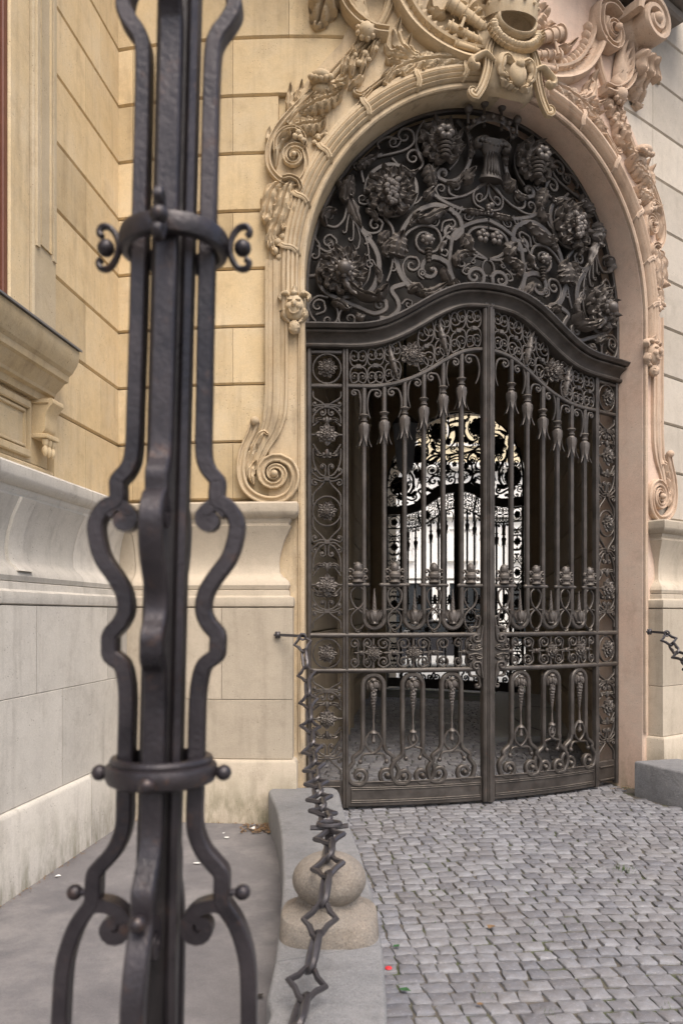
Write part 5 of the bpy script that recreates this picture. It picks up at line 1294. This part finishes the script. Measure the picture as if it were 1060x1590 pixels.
# far portal wall with arch opening (in plane space u,z)
def farmap(u, d, z): 
    u, d, z = np.broadcast_arrays(np.asarray(u, float), np.asarray(d, float), np.asarray(z, float))
    nx, ny = math.sin(FA), -math.cos(FA); return np.stack([FG[0] + u * fdir[0] + d * nx, FG[1] + u * fdir[1] + d * ny, z], -1)
mb = MB(); vs = []; IP = [(p[0] - MID, p[1]) for p in archpts(.0, -.1, 20)]; IP = IP + [(-p[0], p[1]) for p in IP[::-1][1:]]
for u, z in IP:
    e = -1 if u < 0 else 1; q = min(1, abs(u) / 1.0)
    ou = (u / abs(u) * 2.6 if abs(u) > 1e-6 else 0) * q; oz = z if abs(u) > 1.5 and z < 4.2 else 7.4
    vs += [(ou, .0, oz), (u, .0, z), (u, -.5, z), (ou, -.5, oz)]
mb.add(vs, [(4 * i + j, 4 * i + 4 + j, 4 * i + 5 + j, 4 * i + 1 + j) for i in range(len(IP) - 1) for j in range(3)]); mb.build('far_portal', 'inner', ps, farmap, smooth=0)
# far gate: copy of the whole gate turned round
def copy_tree(o, parent=None):
    if o.name.startswith('backing_board'): return None
    c = o.copy(); col.objects.link(c)
    if parent: c.parent = parent
    for ch in list(o.children): copy_tree(ch, c)
    return c
g2 = copy_tree(gate); g2.location = (FG[0] + .1, FG[1] + .1, 0); g2.rotation_euler = (0, 0, math.pi + FA - 2 * 0 - R_(19.1))
g2['label'] = 'second wrought iron gate at the far end of the passage, dark against the bright street'
gate['group'] = g2['group'] = 'matching iron gates of the passage'
# smooth raised paving on the right inside the passage, left stub
def slab(name, pts, z, m, label, catg):
    mb = MB(); n_ = len(pts); mb.add([(x, y, -.03) for x, y in pts] + [(x, y, z) for x, y in pts], [tuple(range(n_, 2 * n_))] + [(i, (i + 1) % n_, n_ + (i + 1) % n_, n_ + i) for i in range(n_)]); o = mb.build(name, m, None, ident, smooth=0); o['kind'] = 'structure'; return o
rp = slab('passage_pavement', [gpt(768, 1152), gpt(764, 1120), gpt(766, 1090), gpt(772, 1078), (4.1, 15.4), (3.2, 9.5), gpt(905, 1150)], .06, 'floorpale', None, None)
slab('passage_pavement', [gpt(530, 1088), gpt(552, 1083), gpt(555, 1076), gpt(530, 1070)], .1, 'floorpale', None, None)
mb = MB(); c = gpt(868, 1120, .06); P = [(c[0] + .62 * math.cos(a), c[1] + 1.9 * math.sin(a)) for a in np.linspace(0, 2 * math.pi, 40)[:-1]]
vs = []; 
for x, y in P: d_ = np.array((x - c[0], y - c[1])); vs += [(x, y, .064), (c[0] + d_[0] * .94, c[1] + d_[1] * .94, .064)]
mb.add(vs, [(2 * i, (2 * i + 2) % 78, (2 * i + 3) % 78, 2 * i + 1) for i in range(39)]); o = mb.build('tyre_mark', 'asphalt', None, ident, smooth=0); o['kind'] = 'structure'

# ================================================================ STREET BEYOND
gplane('street', [(-12, 18.3), (22, 18.3), (24, 40), (-14, 40)], -.045, 'floorpale')
sb = thing('street_building', (4, 33, 0), 'pale plastered building across the far street seen through both gates', 'building')
SBY = 33.
mb = MB(); box(mb, -12, 22, SBY, SBY + 2.9, 0, 7.6); mb.build('lower_wall', 'white', sb, ident, smooth=0)
mb = MB(); box(mb, -12, 22, SBY - .1, SBY + 3, 7.8, 16); mb.build('upper_wall', 'creamwall', sb, ident, smooth=0)
mb = MB(); box(mb, -12, 22, SBY - .4, SBY, 7.6, 7.8); box(mb, -12, 22, SBY - .3, SBY, 5.6, 5.78); box(mb, -12, 22, SBY - .25, SBY, 3.1, 3.3); mb.build('string_course', 'white', sb, ident, smooth=0)
for k_ in range(9):
    x = -6 + k_ * 2.6
    for z0, z1, wx, mm in ((.5, 2.9, 1.9, 'glassdark'), (3.9, 5.1, 1.1, 'white'), (8.6, 10.6, 1.2, 'creamwall')):
        mb = MB(); box(mb, x, x + wx, SBY - .13, SBY - .03, z0, z1); f = mb.build('window' if mm == 'glassdark' else 'wall_panel', mm, sb, ident, smooth=0)
        mb = MB(); [box(mb, a, b, SBY - .2, SBY - .03, c, d) for a, b, c, d in ((x - .1, x, z0, z1), (x + wx, x + wx + .1, z0, z1), (x - .1, x + wx + .1, z1, z1 + .1), (x - .1, x + wx + .1, z0 - .1, z0))]; mb.build('frame', 'white', f, ident, smooth=0)
def car(x, y, col_, label):
    c = thing('parked_car', (x, y, 0), label, 'car', None); mb = MB()
    pr = [(-2.1, .35), (-2.15, .75), (-1.7, .9), (-1.1, .95), (-.6, 1.42), (.8, 1.45), (1.4, .98), (2.05, .9), (2.15, .6), (2.1, .35)]; vs = []
    for yy, k_ in ((y - .85, 1), (y - .8, 1.0), (y + .85, 1.0)): vs += [(x + a, yy, b_) for a, b_ in pr]
    n_ = len(pr); mb.add(vs, [tuple(range(n_))] + [(i * n_ + j, i * n_ + (j + 1) % n_, (i + 1) * n_ + (j + 1) % n_, (i + 1) * n_ + j) for i in range(2) for j in range(n_)]); mb.build('body', col_, c, ident, smooth=0)
    mb = MB(); mb.add([(x + a, y - .87, b_) for a, b_ in ((-1.0, .98), (-.55, 1.36), (.75, 1.38), (1.25, 1.0))], [(0, 1, 2, 3)]); mb.build('side_window', 'glassdark', c, ident, smooth=0)
    for e in (-1.35, 1.35):
        mb = MB(); vs = []; n_ = 18
        for yy in (y - .9, y - .7):
            for j in range(n_): vs.append((x + e + .32 * math.cos(2 * math.pi * j / n_), yy, .32 + .32 * math.sin(2 * math.pi * j / n_)))
        mb.add(vs, [tuple(range(n_)), *[(j, (j + 1) % n_, n_ + (j + 1) % n_, n_ + j) for j in range(n_)]]); mb.build('wheel', 'carbody', c, ident)
car(3.0, 25.5, 'carbody', 'dark car parked in the street beyond the far gate'); car(8.2, 25.8, 'carlight', 'white car parked in the street beyond the far gate, to the right')

# ================================================================ WALL HOOKS AND CHAINS
def frame_tube(mb, P, r, n=8, sq=None):
    P = [np.array(p, float) for p in P]; m_ = len(P); up = np.array((0.13, .21, .97)); vs = []
    for i in range(m_):
        t = P[min(i + 1, m_ - 1)] - P[max(i - 1, 0)]; t /= (np.linalg.norm(t) or 1); a = np.cross(t, up); a /= np.linalg.norm(a); b = np.cross(t, a)
        rr_ = r[i] if isinstance(r, (list, tuple)) else r
        for j in range(n):
            an = 2 * math.pi * (j + .5) / n; vs.append(P[i] + rr_ * (math.cos(an) * a + math.sin(an) * b))
    fs = [(i * n + j, i * n + (j + 1) % n, (i + 1) * n + (j + 1) % n, (i + 1) * n + j) for i in range(m_ - 1) for j in range(n)] + [tuple(range(n))[::-1], tuple(range((m_ - 1) * n, m_ * n))]
    return mb.add(vs, fs)
def link_mesh(kind):
    """closed link about the x axis, in the xy plane, one unit = .14 m long"""
    if kind == 'diamond': P = [(-.080, 0), (-.064, .017), (-.030, .034), (0, .064), (.030, .034), (.064, .017), (.080, 0), (.064, -.017), (.030, -.034), (0, -.064), (-.030, -.034), (-.064, -.017)]; r = .0118
    else: P = [(-.082, 0), (-.074, .020), (-.045, .026), (0, .022), (.045, .026), (.074, .020), (.082, 0), (.074, -.020), (.045, -.026), (0, -.022), (-.045, -.026), (-.074, -.020)]; r = .0115
    n = 6; vs = []; m_ = len(P)
    for i in range(m_):
        p = np.array((*P[i], 0)); t = np.array((*P[(i + 1) % m_], 0)) - np.array((*P[i - 1], 0)); t /= np.linalg.norm(t); a = np.cross(t, (0, 0, 1.))
        rr_ = r * (1.25 if kind != 'diamond' and i in (3, 9) else 1)
        for j in range(n): an = 2 * math.pi * j / n; vs.append(p + rr_ * (math.cos(an) * a + math.sin(an) * np.array((0, 0, 1.)) * 1.05))
    fs = [(i * n + j, i * n + (j + 1) % n, ((i + 1) % m_) * n + (j + 1) % n, ((i + 1) % m_) * n + j) for i in range(m_) for j in range(n)]
    me = bpy.data.meshes.new('chain_link'); me.from_pydata([tuple(v) for v in vs], [], fs); me.materials.append(M['chain']); me.shade_smooth(); me.set_sharp_from_angle(angle=R_(50)); return me
LM = {'diamond': link_mesh('diamond'), 'long': link_mesh('long')}
def w3(px, py, Y): return np.array(((px - CX) / F * Y, Y, EYE + (HY - py) * Y / F))
def chain(pts, label, roll0=0.):
    P = cat(pts, 12); root = thing('iron_chain', tuple(P[0]), label, 'chain'); L = [0.]
    for a, b in zip(P[:-1], P[1:]): L.append(L[-1] + float(np.linalg.norm(b - a)))
    pitch = .142; n = int(L[-1] / pitch); rr = random.Random(5)
    at = lambda t: np.array([np.interp(t, L, [p[k] for p in P]) for k in range(3)])
    for i in range(n):
        a, b = at(i * pitch), at((i + 1) * pitch); c = (a + b) / 2; t = (b - a) / np.linalg.norm(b - a)
        side = np.array((1., 0, 0)) - t[0] * t; side /= np.linalg.norm(side); up = np.cross(t, side)
        roll = (0.12 if i % 2 == 0 else math.pi / 2 - .75) + rr.uniform(-.25, .25); y_ = side * math.cos(roll) + up * math.sin(roll); z_ = np.cross(t, y_)
        from mathutils import Matrix
        o = bpy.data.objects.new('chain_link', LM['diamond' if i % 2 == 0 else 'long']); col.objects.link(o)
        o.matrix_world = Matrix(((t[0], y_[0], z_[0], c[0] - P[0][0]), (t[1], y_[1], z_[1], c[1] - P[0][1]), (t[2], y_[2], z_[2], c[2] - P[0][2]), (0, 0, 0, 1))); o.parent = root; o.matrix_parent_inverse.identity()
    return root
hookY = 6.02
chain([w3(468, 986, hookY), w3(474, 1030, 5.88), w3(478, 1075, 5.66), w3(481, 1125, 5.36), w3(485, 1175, 4.98), w3(492, 1222, 4.45), w3(500, 1258, 4.0), w3(510, 1281, 3.66)], 'wrought link chain hanging from the left wall hook down to the peg')
chain([w3(511, 1290, 3.58), w3(511, 1318, 3.38), w3(508, 1350, 3.2), w3(502, 1400, 3.04), w3(490, 1460, 2.9), w3(476, 1530, 2.72), w3(458, 1600, 2.5), w3(430, 1690, 2.2), w3(360, 1800, 1.9)], 'nearest stretch of chain in front of the granite ball, running down to the lower edge')
# peg on the ball
kx_, ky_ = (511 - CX) / F * 3.62, 3.62; PZ = .185
pk = thing('chain_peg', (kx_, ky_, KH), 'short square iron peg with eye and cross pin standing just behind the granite ball', 'peg')
mb = MB(); lathe(mb, kx_, ky_, [(.045, KH - .01), (.045, KH + .30 - .04), (.03, KH + .28), (.028, KH + .345), (.04, KH + .35), (.04, KH + .37), (.02, KH + .38)], 4, 1, 0, 0); mb.build('stud', 'chain', pk, ident, smooth=25)
mb = MB(); frame_tube(mb, [(kx_ + .05 * math.cos(a), ky_ + .04 * math.sin(a), KH + .39) for a in np.linspace(0, 2 * math.pi, 16)], .011); mb.build('eye', 'chain', pk, ident)
mb = MB(); frame_tube(mb, [(kx_ - .085, ky_ - .01, KH + .375), (kx_, ky_, KH + .371), (kx_ + .085, ky_ + .01, KH + .379)], .011, 6); mb.build('cross_pin', 'chain', pk, ident)
def hook(a, b, label):
    a, b = np.array(a), np.array(b); h = thing('wall_hook', tuple(a), label, 'hook'); t = (b - a)
    mb = MB(); frame_tube(mb, [a, a + t * .3, a + t * .7, b], [.011, .014, .013, .013], 4); mb.build('bar', 'chain', h, ident, smooth=25)
    mb = MB(); sph(mb, *(a), .024, .024, .024, 8, 6)
    for e in range(6): an = e * 1.05; sph(mb, a[0] + .02 * math.cos(an), a[1], a[2] + .02 * math.sin(an), .011, n=6, m=5)
    mb.build('rose', 'chain', h, ident)
    mb = MB(); frame_tube(mb, [b + np.array((.0, -.0, .0)) + np.array((.022 * math.cos(x), -.012, .022 * math.sin(x) - .004)) for x in np.linspace(0, 2 * math.pi, 14)], .0085, 6); mb.build('eye', 'chain', h, ident)
hook(w3(431, 986, 6.16), w3(470, 988, 6.0), 'forged iron wall hook on the stone left of the gate, holding the chain')
hook(w3(1008, 981, 7.14), w3(1034, 983, 6.98), 'forged iron wall hook on the pinkish pier right of the gate')
chain([w3(1034, 985, 6.98), w3(1040, 998, 6.9), w3(1050, 1012, 6.75), w3(1064, 1028, 6.55), w3(1085, 1050, 6.2), w3(1120, 1090, 5.6)], 'chain sagging from the right wall hook out of the picture')

# ================================================================ FOREGROUND IRON POST
PY = 1.5; kpx = PY / F
post = thing('iron_post', tuple(w3(262, 955, PY) * np.array((1, 1, 0))), 'dark wrought iron post with strap bars, ball studs and scrolls close in the left foreground', 'post')
def axx(py): return 280 - .0245 * py
def postmap(ang):
    ca, sa = math.cos(ang), math.sin(ang)
    def f(r, w_, z):            # r radial, w tangential, z up (world)
        r, w_, z = np.broadcast_arrays(np.asarray(r, float), np.asarray(w_, float), np.asarray(z, float))
        py = HY - (z - EYE) / kpx; x0 = (axx(py) - CX) * kpx
        return np.stack([x0 + r * ca - w_ * sa, PY + r * sa + w_ * ca, z], -1)
    return f
def pz_(r, y): return (r * kpx, EYE + (HY - y) * kpx)
bar_pts = [(73, -60), (75, -30), (82, -5), (85, 18), (74, 40), (60, 60), (53, 90), (52, 200), (52, 330), (52, 500), (53, 620), (54, 700), (61, 728), (74, 744), (77, 752), (77, 778), (94, 788), (107, 808), (108, 830), (98, 866), (76, 898), (63, 922), (60, 948), (68, 968), (82, 985), (83, 1003), (81, 1018), (64, 1032), (57, 1055), (54, 1090), (54, 1165), (54, 1230), (55, 1282), (68, 1318), (88, 1342), (98, 1356), (99, 1385), (102, 1402), (122, 1432), (136, 1470), (143, 1510), (146, 1590), (148, 1680), (150, 1800), (160, 1950), (175, 2100)]
angs = [R_(-90 + 90 * k_) for k_ in range(4)]
import copy
for q, ang in enumerate(angs):
    mp = postmap(ang)
    # front of the post faces -Y: angle -105 deg is the bar nearest the camera
    path = [pz_(r, y) for r, y in cat(bar_pts, 4)]
    mb = MB(); sweep(mb, path, [(-.0145, -.016), (-.0145, .016), (-.011, .0195), (.011, .0195), (.0145, .016), (.0145, -.016), (.011, -.0195), (-.011, -.0195)], 0); o = mb.build('strap_bar', 'post', post, mp, smooth=30)
    mb = MB(); P = curlpath([(92, 800), (80, 786), (66, 788), (54, 800)], (66, 808), .85, n=6, r1=.25); sweep(mb, [pz_(*p) for p in P], [(-.011, -.018), (-.011, .018), (.011, .018), (.011, -.018)], 0, sc_=taper(len(P), 1, .9)); s_, z_ = pz_(66, 806); sph(mb, s_, 0, z_, .013, .018, .013, 10, 8); mb.build('inner_curl', 'post', post, mp, smooth=30)
    mb = MB(); P = curlpath([(112, 1415), (96, 1404), (78, 1404), (60, 1412), (47, 1428)], (66, 1438), .95, n=6, r1=.3); sweep(mb, [pz_(*p) for p in P], [(-.012, -.018), (-.012, .018), (.012, .018), (.012, -.018)], 0, sc_=taper(len(P), 1, .9)); s_, z_ = pz_(66, 1437); sph(mb, s_, 0, z_, .014, .018, .014, 10, 8); mb.build('inner_curl', 'post', post, mp, smooth=30)
    # ball studs
    for r, y, rb in ((93, 1200, 12.5), (127, 1386, 12.5)):
        mb = MB(); s_, z_ = pz_(r, y); sph(mb, s_ + .004, 0, z_, rb * kpx, n=18, m=12); s2, _ = pz_(r - 18, y); sweep(mb, [(s2, z_), (s_, z_)], [(.007 * math.cos(a), .007 * math.sin(a)) for a in np.linspace(0, 2 * math.pi, 9)[:-1]], 0); mb.build('ball_stud', 'post', post, mp)
    # C ornaments with ball on the upper ring
    yc = 385
    mb = MB(); s_, z_ = pz_(106, yc); sph(mb, s_, 0, z_, 13.5 * kpx, n=18, m=12)
    P = cat([(112, yc - 18), (117, yc - 24), (112, yc - 33), (100, yc - 31), (90, yc - 18), (86, yc), (90, yc + 17), (100, yc + 31), (112, yc + 32), (117, yc + 23), (111, yc + 17)], 5)
    sweep(mb, [pz_(*p) for p in P], [(.006 * math.cos(a), .009 * math.sin(a)) for a in np.linspace(0, 2 * math.pi, 9)[:-1]], 0); mb.build('c_ornament', 'post', post, mp)
mp0 = postmap(0)
def ringlathe(name, prof, ri, n=40, mat='post'):
    mb = MB(); vs = []; pr = prof + [(ri, prof[-1][1]), (ri, prof[0][1])]
    for r, y in pr:
        for j in range(n): a = 2 * math.pi * j / n; vs.append((r * kpx * math.cos(a), r * kpx * math.sin(a), EYE + (HY - y) * kpx))
    k_ = len(pr); fs = [(i * n + j, i * n + (j + 1) % n, ((i + 1) % k_) * n + (j + 1) % n, ((i + 1) % k_) * n + j) for i in range(k_) for j in range(n)]
    mb.add(vs, fs).build(name, mat, post, mp0, smooth=30)
ringlathe('collar_ring', [(76, 397), (82, 394), (84, 386), (84, 372), (82, 366), (77, 364)], 70)
ringlathe('collar_ring', [(74, 1216), (82, 1212), (85, 1205), (86, 1192), (84, 1186), (78, 1184), (79, 1179), (77, 1174), (73, 1173)], 68)
mb = MB(); ys = [-60, 400, 800, 1200, 1500, 1800, 2100]
vs = []; n = 12
for y in ys:
    for j in range(n): a = 2 * math.pi * j / n; r = (36 if j % 2 else 31) * kpx; vs.append((r * math.cos(a), r * math.sin(a), EYE + (HY - y) * kpx))
mb.add(vs, [(i * n + j, i * n + (j + 1) % n, (i + 1) * n + (j + 1) % n, (i + 1) * n + j) for i in range(len(ys) - 1) for j in range(n)]); mb.build('core_shaft', 'core', post, mp0, smooth=0)
for ang in (R_(-48),):
    mb = MB(); P = [pz_(r, y) for r, y in ((38, -60), (38, 600), (38, 1300), (40, 1500), (52, 1700), (60, 2100))]; sweep(mb, P, [(-.007, -.007), (-.007, .007), (.007, .007), (.007, -.007)], 0); mb.build('inner_rod', 'post', post, postmap(ang))
# lower leaf ornament and base
mb = MB(); zb0 = 0.; lathe(mb, 0, 0, [(.26, -.02), (.26, .16), (.22, .20), (.20, .24)], 8); mb.build('foot_block', 'post', post, mp0, smooth=20)

# ================================================================ LITTER
def flatbit(name, px, py, z, r, m, label, catg, curl=.3, n=7, seed=0, sx=1.):
    rr = random.Random(seed); x, y = gpt(px, py, z); mb = MB(); vs = [(x, y, z + .004)]; a0 = rr.random() * 6
    for i in range(n): a = a0 + 2 * math.pi * i / n; q = r * rr.uniform(.55, 1.15); vs.append((x + q * sx * math.cos(a), y + q * math.sin(a), z + .006 + rr.random() * r * curl))
    mb.add(vs, [(0, 1 + i, 1 + (i + 1) % n) for i in range(n)]); o = mb.build(name, m, None, ident, smooth=0); setp(o, label, catg); return o
cpx, cpy = gpt(603, 1503, .008)
mb = MB(); lathe(mb, cpx, cpy, [(.015, .003), (.0165, .005), (.014, .010), (.008, .012)], 14); setp(mb.build('bottle_cap', 'red', None, ident), 'small red bottle cap lying on the cobbles at the edge of the kerb', 'bottle cap')
flatbit('leaf', 616, 1472, .008, .02, 'green', 'green leaf lying on the cobbles beside the guard stone', 'leaf', seed=1)
flatbit('leaf', 628, 1540, .008, .02, 'green', 'green leaf lying on the cobbles near the bottom of the kerb', 'leaf', seed=2, sx=1.4)
flatbit('leaf', 762, 1442, .008, .028, 'brownleaf', 'orange dry leaf in the middle of the cobbles', 'leaf', seed=3)
flatbit('leaf', 745, 1562, .008, .02, 'brownleaf', 'orange dry leaf at the bottom of the cobbles', 'leaf', seed=4)
flatbit('paper_scrap', 391, 1290, .004, .028, 'paper', 'crumpled white paper scrap against the kerb end by the wall', 'paper', .8, seed=5)
flatbit('paper_scrap', 352, 1302, .004, .02, 'paper', 'flat white paper scrap on the asphalt near the plinth', 'paper', .1, seed=6)
flatbit('paper_scrap', 347, 1295, .004, .013, 'paper', 'tiny white paper scrap beside the flat scrap on the asphalt', 'paper', .1, seed=7)
flatbit('cigarette_butt', 305, 1342, .004, .016, 'paper', 'cigarette end on the asphalt behind the iron post', 'cigarette end', .1, seed=8, sx=2)
flatbit('paper_scrap', 90, 1362, .004, .02, 'paper', 'white scrap at the foot of the left wing', 'paper', .2, seed=9)
flatbit('stone_chip', 402, 1550, .004, .022, 'panel', 'small dark stone chip on the asphalt by the kerb', 'stone', .9, seed=12)
dl = MB(); rr = random.Random(11)
for i in range(160):
    px = 372 + rr.random() ** .7 * 48; py = 1282 + rr.random() * 14; x, y = gpt(px, py, 0); r = rr.uniform(.006, .02); a0 = rr.random() * 6; vs = [(x + r * math.cos(a0 + k_ * 1.9), y + r * math.sin(a0 + k_ * 1.9), .004 + rr.random() * .02) for k_ in range(3)]; dl.add(vs, [(0, 1, 2)])
for i in range(260):
    t = rr.uniform(.3, 4.2); p = wing(t, .18 + abs(rr.gauss(0, .02)), 0); r = rr.uniform(.002, .009); a0 = rr.random() * 6; dl.add([(p[0] + r * math.cos(a0 + k_ * 2.1), p[1] + r * math.sin(a0 + k_ * 2.1), .003 + rr.random() * .008) for k_ in range(3)], [(0, 1, 2)])
for i in range(90):
    s = rr.choice((rr.uniform(2.85, 3.1), rr.uniform(-1.6, -.3))); p = arc(s, .1 + rr.random() * .12 if s > 0 else .47 + abs(rr.gauss(0, .015)), 0); r = rr.uniform(.004, .014); a0 = rr.random() * 6; dl.add([(p[0] + r * math.cos(a0 + k_ * 2.1), p[1] + r * math.sin(a0 + k_ * 2.1), .006 + rr.random() * .012) for k_ in range(3)], [(0, 1, 2)])
o = dl.build('leaf_litter', 'brownleaf', None, ident, smooth=0); setp(o, 'dry leaf crumbs and grit gathered along the wall feet and kerb end', 'litter', None, 'stuff')
gt = MB()
for (px, py, n_, sp_, hh) in ((969, 1352, 50, .035, .035), (925, 1352, 16, .03, .015), (885, 1350, 12, .02, .012), (830, 1435, 12, .03, .012), (858, 1570, 16, .03, .014), (752, 1540, 12, .03, .01), (1040, 1560, 12, .03, .012), (800, 1380, 14, .05, .01), (700, 1395, 24, .10, .008), (720, 1385, 24, .10, .008), (640, 1400, 18, .1, .008)):
    for i in range(n_):
        x, y = gpt(px, py, 0); x += rr.gauss(0, sp_); y += rr.gauss(0, sp_); h = hh * rr.uniform(.5, 1.3); a = rr.random() * 6.28; l = h * .6
        gt.add([(x - .002 * math.sin(a), y + .002 * math.cos(a), -.01), (x + .002 * math.sin(a), y - .002 * math.cos(a), -.01), (x + l * math.cos(a), y + l * math.sin(a), h)], [(0, 1, 2)])
o = gt.build('grass_tufts', 'moss', None, ident, smooth=0); setp(o, 'tiny grass and moss tufts growing in the cobble joints', 'grass', None, 'stuff')
